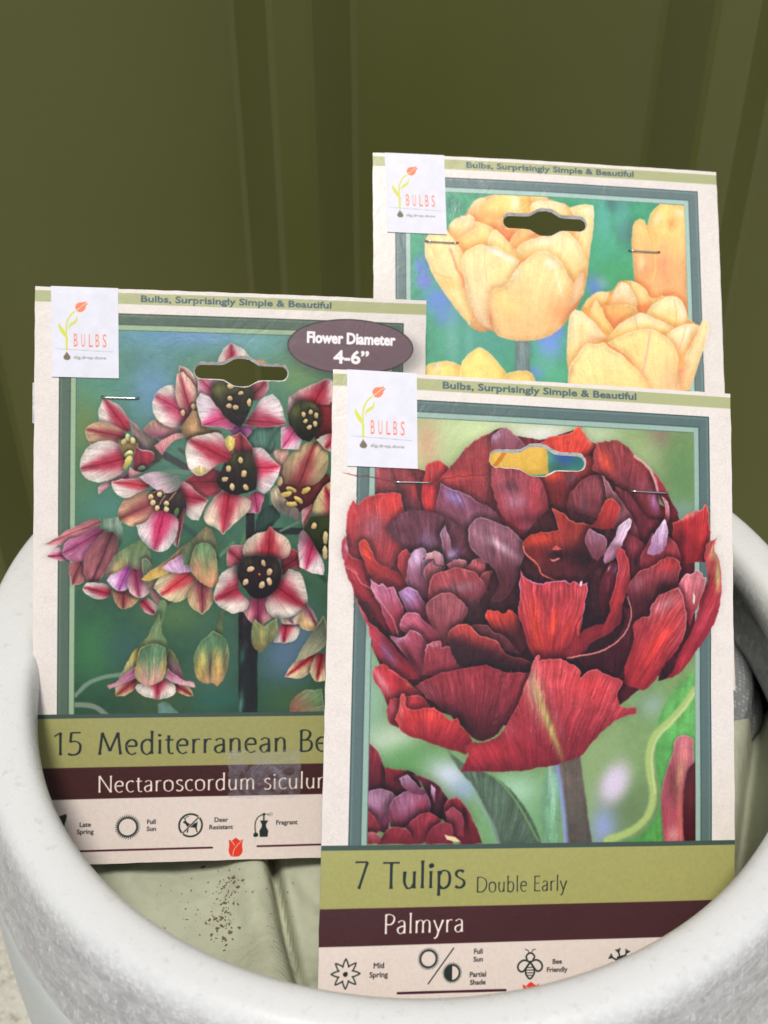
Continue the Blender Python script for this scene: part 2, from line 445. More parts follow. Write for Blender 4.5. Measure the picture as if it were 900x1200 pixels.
PALMYRA = Pose((-0.0194, 0.3927, -0.2319), (0.982, 0.124, -0.144), (0.021, 0.682, 0.731), (0.19, -0.72, 0.667))
BELLS = Pose((-0.1449, 0.4450, -0.2231), (0.990, 0.102, -0.093), (0.017, 0.579, 0.815), (0.137, -0.809, 0.572))
GOLDEN = Pose((-0.0050, 0.5244, -0.1960), (0.989, 0.110, -0.099), (-0.004, 0.690, 0.724), (0.147, -0.716, 0.683), zoom=1.15)


# ------------------------------------------------------------------ print shared by the cards
BEIGE = (226, 218, 209)
PIC = (int(17.2 * K), int(17.4 * K), int(148.2 * K), int(179.6 * K))
def card_base(pose, frame=(104, 130, 126), frame_light=(150, 178, 164)):
    A = Art(CW, CH, pose)
    A.img[:] = np.array(BEIGE, float)
    n = fnoise(A.X / 26, A.Y / 26, 4); f = fnoise(A.X / 3.2, A.Y / 3.2, 2)
    A.img *= (1 + 0.04 * (n - 0.5) + 0.04 * (f - 0.5))[..., None]
    A.rect(0, 1.6, CW, 6.3, (172, 176, 128))
    A.text('Bulbs, Surprisingly Simple & Beautiful', 43.4, 5.1, 2.65, (76, 95, 102), width=80, bold=0.13)
    A.rect(10, 10.2, 155.2, 181, frame)
    d = np.array(frame)
    for o, c in ((0, d * .62), (.5, d * .95), (1.3, d * .84), (4.3, d * .72), (4.9, frame_light), (6.9, d * .8)):
        A.rect(10 + o, 10.2 + o, 155.2 - o, 181, c)
    A.rect(17.2, 17.4, 148.2, 181, (120, 150, 100))
    A.plain = A.img.copy()
    return A

def card_foot(A, olive=(163, 162, 98), brown=(70, 40, 44)):
    A.clip = None; A.warp((1, 8, 164, 179.4), PIC)
    A.rect(0, 179.4, CW, 181.2, (66, 84, 76)); A.rect(0, 181.2, CW, 202.6, olive)
    A.rect(0, 202.3, CW, 215.9, brown); A.rect(0, 215.9, CW, CH, (225, 212, 203))
    sl = (slice(int(216 * K), A.H), slice(0, A.W))
    A.img[sl] *= (1 + 0.06 * (fnoise(A.X[sl] / 4, A.Y[sl] / 4, 3) - 0.5))[..., None]
    sl = (slice(int(181.4 * K), int(215.8 * K)), slice(0, A.W))
    A.img[sl] *= (1 + 0.07 * (fnoise(A.X[sl] / 5, A.Y[sl] / 5, 3) - 0.5))[..., None]

INK = (38, 48, 46)
def ring(A, x, y, r, wd, c=INK):
    t = np.linspace(0, 2 * math.pi, 33)
    A.L(np.c_[x + r * np.cos(t), y + r * np.sin(t)], wd, c, sm=False)
def sun_icon(A, x, y, r, half=False):
    ring(A, x, y, r, .55)
    for i in range(34):
        a = i * 2 * math.pi / 34; w_ = .10
        A.F([(x + r * math.cos(a - w_), y + r * math.sin(a - w_)), (x + (r * 1.42) * math.cos(a + .04), y + (r * 1.42) * math.sin(a + .04)), (x + r * math.cos(a + w_), y + r * math.sin(a + w_))], INK, soft=.4)
    if half:
        t = np.linspace(math.pi / 2, 3 * math.pi / 2, 14); A.F(np.c_[x + r * np.cos(t), y + r * np.sin(t)], INK)
def tulip_icon(A, x, y, k=1.0):
    q = lambda s_: (np.array([float(v) for v in s_.split()]).reshape(-1, 2) * k + (x, y))
    A.F(q("-3.2 -3.6 -1.8 -3.2 -.9 -3.9 0 -4.4 .9 -3.9 1.9 -3.2 3.3 -3.7 2.9 -1 3.1 2 1.7 4 0 4.2 -1.9 4 -3.1 1.8 -2.9 -1"), (222, 62, 44), sm=True)
    A.L(q("-1.2 4 -.9 1.5 .9 -1.2 2.6 -3"), .3, (240, 200, 190)); A.L(q("-.6 -1 -1.2 -2.2 -2 -3"), .3, (240, 200, 190))
def bulb_icon(A, x, y):
    P = []
    for a in range(8):
        for r, o in ((5.4, 0), (4.6, .10), (3.3, .30), (2.7, .3927), (3.3, .485), (4.6, .685)):
            t = a * math.pi / 4 + o; P.append((x + r * math.cos(t), y + r * math.sin(t)))
    P.append(P[0]); A.L(P, .5, INK, sm=False); A.E(x, y, .8, .8, INK, sh=0)
def deer_icon(A, x, y):
    ring(A, x, y, 4.9, .75)
    A.F(np.array([(-3, -1.8), (-2.2, -2.2), (-1.2, -1), (0, -.6), (2.4, -1), (3, -1.9), (2.8, .2), (2.6, 1), (3, 3), (2.6, 3.1), (2, 1.2), (.6, .9), (-.6, 1), (-1.2, 3.2), (-1.7, 3.1), (-1.4, .8), (-2.1, -.6), (-3.2, -1.3)]) + (x, y), INK)
    A.L([(x - 3.4, y + 3.4), (x + 3.4, y - 3.4)], 1.0, (225, 212, 203), sm=False); A.L([(x - 3.3, y + 3.3), (x + 3.3, y - 3.3)], .5, INK, sm=False)
    A.L([(x - 2.4, y - 2.2), (x - 2.0, y - 3.4), (x - .8, y - 3.9)], .25, INK); A.L([(x - 2.2, y - 2.4), (x - 3.0, y - 3.4)], .25, INK)
def perfume_icon(A, x, y):
    A.F(np.array([(-1.6, -1.2), (1.9, -1.2), (.9, .6), (1, 1.6), (2, 3.4), (1.7, 6), (-1.6, 6), (-1.9, 3.4), (-.9, 1.6), (-.8, .6)]) + (x, y), INK)
    A.L([(x, y - 1), (x, y - 3.8)], .6, INK, sm=False); A.E(x, y - 3.9, .8, .6, INK, sh=0)
    A.L([(x - .5, y - 3.9), (x - 2.6, y - 2.6), (x - 3.7, y), (x - 3.5, y + 4.6)], .45, INK); A.E(x - 3.4, y + 5.1, 1.1, 1.0, INK, sh=0)
    for dx, dy in ((3.6, -4.8), (3.9, -4.1), (3.8, -3.4), (3, -3)): A.L([(x + 1.1, y - 3.9), (x + dx, y + dy)], .14, INK, sm=False, alpha=.7)
def bee_icon(A, x, y):
    A.L(np.array([(-1.2, -2.6), (-1.6, -3.4), (-.9, -4.6), (0.1, -4.9), (1.1, -4.5), (1.7, -3.4), (1.2, -2.6)]) + (x, y), .6, INK)
    for sg in (-1, 1):
        A.L(np.array([(0, -1.6), (sg * 2.6, -2.3), (sg * 4.7, -.6), (sg * 4.5, 1.2), (sg * 3, 1.9), (sg * 1.6, .6), (0, -1.6)]) + (x, y), .65, INK)
        A.L(np.array([(sg * .5, -4.8), (sg * .9, -5.9), (sg * 2, -6.3)]) + (x, y), .3, INK)
    A.L(np.array([(0, -1.6), (-1.5, .6), (-1.7, 2.6), (-.8, 4), (0, 4.6), (.8, 4), (1.7, 2.6), (1.5, .6), (0, -1.6)]) + (x, y), .6, INK)
    for v in (.4, 1.4, 2.4, 3.3): A.L([(x - 1.3, y + v), (x + 1.3, y + v)], .3, INK, sm=False)
def frost_icon(A, x, y):
    A.F(np.array([(-3, 1), (-1.6, -2.4), (1.6, -3), (3.6, -2), (3, 3), (-2, 4)]) + (x, y), INK)
    for a, r0 in ((-150, 3), (-105, 3.4), (-60, 3.6), (-20, 3), (20, 3)):
        t = R(a); e = np.array([math.cos(t), math.sin(t)]) * 5.2; m = e * .78
        A.L([(x, y), (x + e[0], y + e[1])], .6, INK, sm=False)
        for b in (-35, 35):
            g = np.array([math.cos(t + R(b)), math.sin(t + R(b))]) * 1.5; A.L([(x + m[0], y + m[1]), (x + m[0] + g[0], y + m[1] + g[1])], .5, INK, sm=False)
def staple_shadow_holes(A, *q):
    for u, v in q:
        A.L([(u + .2, v + .75), (u + 14, v + .75)], .5, (40, 30, 30), alpha=.35, sm=False, soft=1.2)  # the staple's soft shadow, painted onto the print under the wire
        for e in (0, 14.4): A.E(u + e, v, .75, .55, (60, 50, 48), sh=0)
def small(A, body, x, y, h=1.9): A.text(body, x, y, h, (46, 44, 44), align='CENTER', bold=0.05, soft=.45)


def paint_palmyra():
    A = card_base(PALMYRA)
    A.clip = PIC; T = 160 / 900; T2 = 220 / 900
    P, G = A.P, A.G
    # out-of-focus garden
    A.px(); 
    P("380 440 880 440 880 1000 360 1000", (112, 145, 92), (130, 150, 96), sh=0, sm=False, st=0, gn=.03)
    for g in ((560, 505, 70, 30, (196, 212, 156), 1), (500, 530, 40, 40, (190, 205, 150), .9), (500, 520, 14, 30, (205, 130, 110), .55), (640, 512, 45, 18, (226, 226, 214), .95),
              (705, 512, 26, 18, (190, 205, 170), .8), (735, 525, 30, 16, (150, 175, 120), .8), (773, 512, 13, 16, (142, 92, 96), .85), (762, 535, 20, 30, (160, 176, 128), .7),
              (800, 560, 30, 60, (96, 134, 84), .9), (795, 600, 30, 14, (132, 158, 160), .6), (437, 810, 20, 70, (138, 176, 148), .9), (435, 880, 30, 22, (150, 182, 150), .8),
              (460, 868, 34, 17, (200, 212, 190), .9, -18), (478, 893, 48, 22, (92, 148, 84), .9, -12), (440, 905, 22, 14, (96, 150, 90), .8), (527, 908, 26, 15, (204, 212, 226), .95, 25), (545, 925, 16, 12, (150, 170, 214), .7),
              (700, 880, 60, 40, (140, 164, 112), .9), (766, 828, 18, 14, (158, 176, 196), .8), (790, 850, 40, 40, (124, 160, 96), .8),
              (730, 950, 40, 30, (104, 126, 86), .9), (600, 960, 40, 50, (120, 176, 128), .9), (606, 925, 26, 16, (170, 206, 176), .8), (705, 968, 17, 24, (146, 160, 208), .95),
              (690, 930, 10, 40, (150, 175, 120), .6), (719, 917, 17, 25, (214, 200, 220), 1, 30, 1.6)):
        x, y, rx, ry, c, a = g[:6]; G(x, y, rx, ry, c, a, *(g[6:]))
    A.px(620, 770, T2)
    P("790 60 700 150 640 240 610 330 600 440 610 560 630 640 620 730 580 800 520 860 420 890 800 900", (84, 160, 78), (108, 182, 96), sh=0, st=.03, soft=2)
    A.L("790 160 750 220 680 300 605 370 572 450 575 560 590 640 575 740 530 800 460 845 370 875", 34, (166, 188, 112), soft=4)
    A.L("790 175 750 235 680 315 618 380 588 455 590 560 600 650", 10, (190, 206, 140), soft=3)
    P("785 392 735 372 702 392 685 460 655 545 632 640 632 760 645 900 790 900", (170, 70, 86), (214, 122, 130), sh=.2, rim=(232, 170, 170), st=.1,
      blobs=[(690, 850, 40, 40, 0, (220, 170, 160), .6), (700, 600, 40, 110, 0, (98, 40, 48), .9), (720, 560, 22, 90, 8, (206, 150, 120), .8), (725, 760, 14, 120, 0, (206, 110, 100), .8)])
    P("745 900 735 760 745 600 765 530 800 500 800 900", (64, 18, 28), (84, 26, 36), sh=.3)
    A.px(420, 770, T2)
    P("420 440 520 520 590 545 700 610 780 700 840 800 880 900 670 900 620 760 550 620 480 540", (78, 98, 80), (92, 114, 92), sh=.1, st=.2, soft=2)
    A.L("640 560 730 660 800 770 860 880", 8, (110, 150, 92), soft=2.5); A.L("560 680 640 800 670 890", 14, (140, 162, 156), soft=4, alpha=.7)
    P("880 900 880 600 900 540 960 540 960 900", (126, 176, 136), sh=0, soft=5)
    A.px(620, 770, T2)
    P("110 490 240 470 262 640 300 900 175 900 150 640", (84, 78, 72), (104, 92, 82), sh=.1, st=.06, soft=2, d=(200, 900, 190, 480))
    A.L("128 520 150 640 175 900", 22, (140, 156, 206), soft=5, alpha=.85); A.L("95 500 110 700", 14, (176, 200, 200), soft=6, alpha=.7)
    # small tulip at the lower left
    A.fm[:] = 0; A.sh_gain = 1.8; A.shw_gain = 2.4; A.ruffle = 1.0; A.vein = .5; A.dirsh = .8
    A.px(420, 770, T2); D = (112, 30, 42)
    P("10 400 40 402 75 430 110 500 160 640 50 660 10 640", (70, 18, 28), (128, 34, 46), rim=(170, 80, 90))
    P("130 530 180 535 255 550 300 620 200 670 130 640", (74, 20, 30), (124, 30, 40), rim=(170, 80, 80))
    P("255 565 330 580 400 635 432 720 415 780 350 760 320 640", (60, 20, 28), (100, 34, 46), rim=(190, 130, 150), ra=.6)
    P("10 660 60 638 130 633 182 670 155 750 140 850 60 810 10 730", (110, 40, 60), (150, 108, 132), st=.2, rim=(190, 150, 170), blobs=[(90, 690, 60, 40, 0, (166, 130, 156), .6)])
    P("10 720 60 750 110 830 60 850 10 830", (120, 34, 44), (150, 50, 56), rim=(190, 90, 90))
    P("150 705 200 655 260 635 320 655 345 700 330 760 240 812 150 815", (96, 34, 50), (150, 90, 116), st=.25, rim=(200, 150, 170), blobs=[(220, 700, 40, 60, 10, (166, 116, 148), .6), (310, 720, 30, 40, 0, (128, 38, 54), .7)])
    P("190 580 232 563 270 600 330 650 300 660 240 645 205 610", (104, 50, 72), (166, 128, 152), rim=(210, 180, 200))
    P("345 605 368 640 362 700 345 655", (140, 70, 100), (214, 180, 210), sh=.3)
    P("420 690 470 668 505 700 545 780 592 890 480 890 405 770", (96, 26, 36), (142, 44, 52), rim=(190, 100, 100), blobs=[(510, 760, 12, 90, -12, (50, 14, 22), .8)])
    P("412 740 450 715 500 760 500 860 430 840", (130, 44, 58), (156, 66, 78), rim=(190, 110, 120))
    P("228 815 270 770 330 742 400 778 350 850 300 895 240 895", (120, 36, 48), (152, 48, 60), rim=(196, 110, 116))
    P("320 870 350 815 400 788 448 800 452 895 315 895", (112, 32, 44), (146, 50, 64), rim=(190, 100, 110))
    P("100 880 145 820 200 815 235 830 275 895 90 895", (110, 28, 40), (140, 44, 54), rim=(190, 110, 110))
    P("15 845 60 838 110 855 100 895 15 895", (130, 40, 50), (176, 92, 98), rim=(210, 150, 150))
    A.F("410 850 465 862 490 888 425 876", (228, 206, 158), soft=1)
    A.rim_gain = 1.3; A.ruffle = 1.5; A.vein = .62; A.dirsh = .85; A.sh_gain = 1.45; A.shw_gain = 2.3
    # the great flower; it breaks out over the frame below the tear
    A.clip = PIC
    A.px()
    P("430,560 438,546 482,547 520,556 530,545 545,527 560,515 577,507 592,503 605,512 640,515 680,500 690,517 730,525 752,550 772,590 793,605 800,700 700,760 560,760 430,700", (92, 30, 36), (128, 42, 44), sh=.3)
    P("420,690 440,770 470,815 520,835 600,850 700,840 760,800 810,760 840,700 800,640 700,640 560,640 440,640", (70, 20, 28), (92, 26, 34), sh=0)
    A.px(400, 480, T)
    P("205 385 330 385 380 470 400 575 205 580", (112, 44, 50), (150, 62, 68), rim=None, blobs=[(330, 410, 20, 50, 0, (206, 90, 96), .6)])
    P("335 388 440 385 470 440 500 560 560 680 650 800 660 920 400 920 392 560", (84, 36, 44), (132, 46, 52), sh=.4, blobs=[(500, 720, 110, 50, 55, (140, 104, 120), .75), (560, 850, 50, 60, 40, (110, 84, 124), .8), (450, 640, 30, 110, -25, (86, 34, 42), .8), (480, 540, 20, 80, -20, (200, 60, 62), .8)])
    P("525 590 545 440 570 355 620 335 680 358 712 400 650 470 650 560 690 700 660 880 600 860 560 720", (186, 44, 46), (196, 50, 54), rim=(206, 96, 96), d=(620, 880, 610, 340), blobs=[(630, 420, 70, 50, 0, (150, 44, 46), .8)])
    A.px()
    P("508,566 520,556 530,545 545,527 560,515 577,507 592,520 592,545 580,560 582,600 592,625 560,605 530,590 515,575", (124, 42, 46), (152, 56, 56), rim=(200, 90, 90), st=.06, blobs=[(530, 560, 20, 5, -8, (206, 66, 62), .8), (575, 590, 14, 20, 0, (70, 24, 30), .7)])
    P("516,566 530,574 550,583 575,598 590,622 592,650 560,660 530,640 512,610", (88, 44, 54), (124, 66, 84), rim=(190, 150, 190), ra=.7, d=(560, 660, 530, 570), blobs=[(532, 583, 13, 7, 35, (156, 138, 206), .85), (562, 615, 26, 12, 35, (138, 96, 118), .6)])
    A.px(550, 480, T)
    P("140 210 150 170 230 122 290 158 372 248 340 300 160 300", (112, 58, 68), (150, 92, 104), rim=(206, 160, 176), ra=.7, blobs=[(175, 178, 36, 20, -30, (186, 156, 196), .8), (260, 210, 60, 30, 20, (140, 80, 92), .7)])
    P("450 240 520 190 600 170 660 155 712 108 745 150 830 240 740 330 480 340", (206, 58, 44), (232, 74, 52), rim=(240, 130, 100), st=.05, blobs=[(790, 210, 40, 20, 40, (222, 160, 150), .6)])
    P("460 400 640 400 700 330 860 300 880 420 720 480 640 560 640 700 560 700 500 600 470 480", (96, 30, 28), (124, 40, 36), st=.05, blobs=[(545, 430, 90, 36, -5, (228, 74, 46), 1), (670, 460, 50, 36, 20, (92, 56, 68), .9)])
    P("140 385 250 388 350 385 440 430 480 500 515 640 556 745 520 800 440 822 350 800 300 775 215 700 160 580 138 470", (132, 44, 52), (150, 66, 72), rim=(214, 76, 84), ra=.75, st=.05,
      blobs=[(255, 505, 75, 42, -12, (96, 52, 62), .9), (300, 610, 80, 60, 0, (178, 118, 138), .85), (385, 720, 85, 34, -10, (84, 34, 48), .9), (400, 780, 60, 24, -15, (176, 104, 124), .7), (420, 560, 40, 120, 0, (170, 56, 62), .6)])
    P("640 700 640 600 680 520 760 450 860 420 905 480 930 620 900 760 815 800 740 745 690 720", (104, 44, 50), (128, 62, 66), rim=(190, 80, 80), blobs=[(750, 640, 30, 70, 10, (84, 56, 64), .7), (800, 740, 50, 40, 0, (150, 90, 100), .6)])
    A.px(700, 480, T)
    P("-40 400 -30 300 0 225 70 205 150 215 240 305 300 360 360 440 390 540 405 650 400 720 330 760 260 700 200 600 90 460 30 440", (98, 36, 40), (140, 56, 56), rim=(186, 96, 90), ra=.5, st=.06,
      blobs=[(45, 340, 40, 90, -25, (226, 74, 50), .9), (370, 610, 34, 70, -10, (180, 116, 168), .9), (200, 480, 110, 50, 30, (96, 44, 50), .7), (300, 500, 60, 50, 20, (136, 70, 84), .6)])
    P("355 410 430 490 480 600 530 685 490 725 440 640 390 560", (112, 32, 42), (144, 50, 56), rim=(200, 110, 110))
    A.L("240 308 290 345 340 395 375 470 392 540", 16, (222, 166, 164), soft=2, alpha=.85)
    P("420 570 455 610 472 690 450 790 400 770 440 690", (150, 50, 60), (216, 150, 156), rim=(240, 200, 200))
    P("205 560 330 720 410 730 380 900 250 1000 200 900 120 700 100 500", (78, 26, 34), (110, 44, 52), sh=.5, st=.12)
    P("28 435 62 480 135 590 215 700 275 850 290 1000 200 1000 110 850 80 700 48 560", (124, 66, 76), (146, 92, 100), rim=(206, 150, 150), ra=.8, blobs=[(230, 800, 50, 90, -20, (150, 60, 60), .7)])
    A.clip = None
    P("490 745 545 725 600 680 690 650 705 625 732 665 738 760 735 860 710 1000 540 1010 500 900", (128, 30, 34), (178, 44, 44), rim=(232, 130, 120), st=.12, blobs=[(600, 700, 90, 16, -25, (226, 130, 120), .8), (545, 850, 30, 80, 0, (74, 22, 28), .85), (690, 780, 14, 110, 8, (204, 58, 48), .7)])
    A.clip = None
    # left outer petals over the frame
    A.px(400, 480, T)
    P("75 603 110 614 170 580 280 552 390 556 405 640 425 720 470 790 430 860 380 960 220 1180 150 1100 40 1020 0 960 28 900 30 760 50 650", (134, 48, 56), (196, 52, 52), rim=(222, 96, 96), st=.05,
      blobs=[(210, 770, 90, 100, 0, (140, 78, 88), .9), (330, 620, 110, 70, 20, (214, 54, 50), .9), (370, 800, 80, 50, -20, (132, 66, 76), .8), (80, 720, 30, 110, 5, (176, 44, 52), .7), (440, 820, 30, 30, 0, (186, 70, 80), .7)])
    A.px(400, 630, T)
    P("-2 60 18 -20 40 40 60 120 140 160 200 300 260 480 290 610 210 590 120 440 60 300 20 180", (120, 30, 40), (166, 42, 52), rim=(232, 110, 122), ra=.8, d=(260, 560, 20, 20), blobs=[(36, 60, 16, 50, 0, (214, 166, 198), .8), (200, 380, 60, 90, -20, (140, 34, 44), .7)])
    P("118 45 138 18 165 28 200 90 240 170 300 200 400 260 432 322 350 362 300 340 230 320 200 270 150 160", (128, 34, 40), (170, 46, 46), rim=(226, 100, 90), d=(400, 320, 150, 60), blobs=[(165, 85, 26, 60, -20, (232, 72, 44), .9), (330, 280, 60, 40, 20, (110, 32, 40), .7)])
    A.px(400, 630, T)
    P("100 420 170 430 250 560 320 640 300 680 220 610 150 530", (52, 18, 24), (70, 24, 28), sh=.2)
    P("95 408 130 470 180 550 230 600 310 670 370 750 440 820 500 900 520 940 440 930 330 880 270 830 220 770 190 650 150 540", (134, 34, 44), (160, 44, 52), rim=(226, 110, 124), d=(460, 900, 120, 440), blobs=[(300, 760, 34, 110, -35, (112, 78, 118), .8), (210, 660, 26, 90, -25, (196, 56, 70), .7), (420, 870, 60, 40, 30, (120, 30, 38), .6)])
    # petals, left half
    P("380 -160 700 -120 850 0 900 200 700 260 480 240 420 100 300 -60", (70, 32, 40), (96, 52, 64), sh=.4, st=.12, blobs=[(560, 20, 60, 60, 0, (112, 92, 124), .7), (730, 110, 40, 40, 0, (166, 150, 210), .8)])
    P("680 -80 720 60 760 130 690 165 660 60 650 -40", (120, 70, 86), (150, 110, 130), rim=(206, 190, 226), blobs=[(725, 120, 30, 26, -20, (190, 180, 232), .9)])
    P("375 130 398 90 425 74 462 108 440 180 430 250 432 322 395 255", (150, 44, 52), (190, 60, 66), rim=(222, 100, 100))
    P("430 320 424 250 440 150 470 95 512 70 550 74 552 110 535 150 580 95 640 100 680 185 640 260 600 330 560 402 500 380", (112, 56, 70), (168, 124, 148), rim=(226, 196, 220), d=(540, 400, 520, 80), st=.22, blobs=[(490, 130, 42, 56, 10, (206, 178, 214), .8), (470, 260, 40, 80, 0, (140, 92, 118), .5)])
    P("540 205 600 145 612 180 660 190 640 250 590 360 560 380 548 300", (104, 48, 58), (150, 84, 92), rim=(216, 160, 166), st=.25)
    P("555 105 625 95 655 130 682 188 640 180 600 140 545 160", (176, 110, 120), (220, 168, 172), rim=(240, 205, 205), sh=.3)
    P("685 180 740 150 800 152 818 185 812 210 720 222", (160, 76, 86), (204, 128, 134), rim=(230, 180, 180))
    A.px(550, 630, T)
    P("-30 200 0 160 60 135 102 158 98 205 70 258 30 235", (166, 70, 76), (196, 96, 100), rim=(230, 160, 156))
    P("70 262 128 215 172 232 197 300 150 368 100 430 84 340", (136, 56, 64), (170, 76, 82), rim=(216, 120, 126))
    A.px(400, 630, T)
    P("600 245 650 225 740 205 820 205 870 230 905 262 945 330 970 480 1000 560 880 590 780 500 680 360 610 380 560 420", (96, 40, 48), (158, 66, 70), rim=(214, 120, 116), d=(800, 540, 730, 210), st=.14,
      blobs=[(870, 480, 90, 90, 0, (58, 38, 44), .9), (780, 330, 110, 30, -8, (126, 100, 110), .7), (890, 370, 40, 50, 0, (132, 66, 76), .7)])
    P("375 362 420 335 470 342 540 415 560 500 535 532 450 520 405 440", (120, 50, 66), (160, 112, 158), rim=(214, 186, 226), d=(540, 520, 420, 350), blobs=[(430, 380, 50, 30, 20, (168, 140, 196), .7)])
    P("562 435 620 385 700 360 740 380 790 430 822 478 795 560 720 630 700 700 620 640 575 560", (118, 54, 60), (146, 78, 84), rim=(206, 120, 122), st=.16)
    P("190 270 215 285 240 318 262 300 300 332 342 325 380 400 412 482 385 620 340 645 290 560 250 440 210 370", (146, 40, 56), (190, 112, 140), rim=(232, 170, 196), d=(350, 620, 240, 290), blobs=[(330, 380, 50, 36, 10, (190, 104, 128), .7)])
    P("395 610 385 540 425 488 500 505 545 550 640 640 720 730 560 710 480 640", (126, 44, 58), (170, 84, 104), rim=(222, 160, 176), st=.24, d=(620, 700, 430, 500))
    P("318 650 395 655 450 612 510 635 556 690 560 760 545 900 500 905 430 790 370 720", (112, 40, 52), (160, 72, 88), rim=(226, 170, 190), d=(520, 880, 430, 620), blobs=[(380, 668, 50, 22, -10, (190, 140, 186), .8), (450, 790, 20, 90, -35, (52, 22, 30), .8)])
    P("556 705 600 692 645 686 655 725 705 710 760 748 862 842 780 880 640 905 528 905 545 780", (124, 44, 54), (150, 58, 66), rim=(226, 140, 150), d=(640, 900, 640, 690), blobs=[(610, 705, 36, 14, -10, (216, 150, 170), .7)], st=.14)
    # the dark heart
    A.px()
    P("590,650 615,625 640,600 700,610 735,640 745,700 725,770 690,800 620,800 560,760 540,730 565,700 575,670", (36, 18, 22), (56, 22, 26), sh=.3, st=.05)
    A.px(550, 630, T)
    P("0 -80 60 -130 130 -110 250 -60 340 30 360 80 330 180 300 300 200 420 130 420 190 300 170 230 60 130 0 60", (70, 34, 42), (132, 86, 98), sh=.5, st=.1, d=(200, 400, 120, -60), rim=(196, 150, 170), blobs=[(200, 60, 110, 26, 33, (206, 176, 186), .8), (60, 0, 90, 24, 28, (160, 116, 130), .7), (220, 300, 60, 110, 0, (78, 34, 38), .8)])
    P("102 520 105 480 130 468 150 492 182 476 208 505 258 472 300 500 325 580 370 680 330 760 220 660 120 570", (64, 28, 30), (196, 58, 44), rim=(226, 100, 80), st=.18, d=(250, 660, 200, 480))
    P("0 585 30 568 100 580 165 622 250 680 330 770 220 745 100 660", (84, 38, 44), (112, 58, 62), rim=(150, 90, 92))
    P("-140 615 -90 580 -25 574 60 640 160 680 240 770 345 795 418 832 400 890 200 890 60 860 -60 850 -130 730", (38, 22, 26), (196, 66, 62), rim=(234, 150, 130), st=.14, d=(60, 800, 110, 620), blobs=[(60, 780, 180, 60, 12, (42, 22, 26), .95), (-90, 720, 60, 60, 30, (46, 26, 30), .9), (300, 860, 120, 34, 8, (40, 20, 24), .95)])
    P("342 40 365 0 440 -28 540 -45 578 -52 552 -150 538 -192 600 -165 670 -105 770 -85 815 -20 880 110 890 210 800 300 700 310 560 288 465 240 410 160 355 95", (66, 24, 26), (156, 50, 40), rim=(232, 120, 104), st=.14, d=(620, 260, 560, -160),
      blobs=[(450, 10, 110, 40, -12, (206, 62, 40), .85), (450, 110, 60, 50, 20, (110, 34, 34), .8), (580, 115, 75, 40, -5, (26, 14, 16), .97), (740, 130, 110, 90, 10, (24, 13, 15), .97), (620, 220, 130, 50, 0, (72, 30, 34), .7), (790, 30, 50, 70, -30, (60, 28, 30), .8), (640, 0, 60, 60, 0, (150, 54, 46), .5)])
    A.F("535 82 560 52 600 76 575 84", (206, 84, 84), soft=1, alpha=.9); A.F("520 140 550 145 590 136 580 150 540 160", (206, 120, 118), soft=1)
    A.L("346 60 360 100 420 155 450 190 465 238 520 268 560 286", 8, (234, 116, 96), soft=1.2)
    P("760 300 840 200 930 180 920 420 860 560 760 640 740 500", (30, 16, 20), (60, 26, 30), sh=.2)
    P("324 212 338 225 352 250 410 295 440 302 470 308 520 290 575 285 620 276 650 300 690 288 722 312 772 294 768 360 745 480 722 600 716 712 662 765 560 815 440 815 380 710 345 600 312 505 322 400", (140, 38, 42), (196, 66, 70), rim=(240, 150, 196), ra=.8, st=.26, d=(520, 800, 540, 290),
      blobs=[(430, 590, 34, 170, -6, (226, 68, 42), .85), (545, 560, 24, 120, 12, (222, 66, 44), .8), (640, 600, 20, 110, 25, (220, 66, 44), .7), (560, 400, 110, 60, 20, (146, 46, 54), .7), (690, 430, 40, 110, 0, (186, 62, 66), .6), (470, 420, 20, 90, -5, (146, 40, 48), .6), (560, 780, 130, 40, 0, (96, 30, 36), .7)])
    A.L("712 560 706 640 714 706", 7, (232, 90, 66), soft=1); A.F("716 292 736 285 734 318 724 322", (240, 220, 226), soft=.7)
    # right half
    A.px(700, 630, T)
    P("150 -60 250 0 330 60 300 200 250 260 190 330 130 250 120 80", (84, 30, 38), (120, 46, 54), blobs=[(245, 160, 14, 40, 0, (34, 16, 20), .95)])
    P("350 -30 470 0 540 100 530 230 500 320 400 300 280 220 270 180", (110, 34, 42), (150, 56, 62), rim=(206, 100, 104))
    P("438 -120 452 -70 455 10 440 60 410 110 320 105 350 20 390 -60", (168, 122, 160), (222, 194, 224), rim=(244, 226, 244), st=.12, sh=.5)
    P("205 -130 215 -100 165 20 135 110 90 150 45 182 30 160 45 100 90 20 130 -60", (206, 150, 180), (236, 208, 232), rim=(248, 232, 246), st=.12, d=(60, 170, 190, -120), blobs=[(70, 130, 30, 40, 20, (186, 120, 150), .6)])
    P("-60 -60 20 -20 60 30 30 110 -10 160 -50 120 -90 0", (110, 54, 66), (150, 96, 112), rim=(222, 176, 200), blobs=[(0, -10, 30, 40, -30, (160, 120, 150), .6)])
    P("0 -140 45 -245 90 -262 135 -210 125 -120 90 -60 20 -60 -60 -70", (130, 36, 36), (186, 52, 44), rim=(230, 140, 120), sh=.4)
    P("60 190 110 150 140 230 110 330 60 440 20 520 0 360", (60, 20, 26), (96, 32, 40), sh=.4, blobs=[(110, 215, 12, 30, 10, (150, 130, 200), .8), (66, 205, 6, 20, 35, (220, 190, 220), .8)])
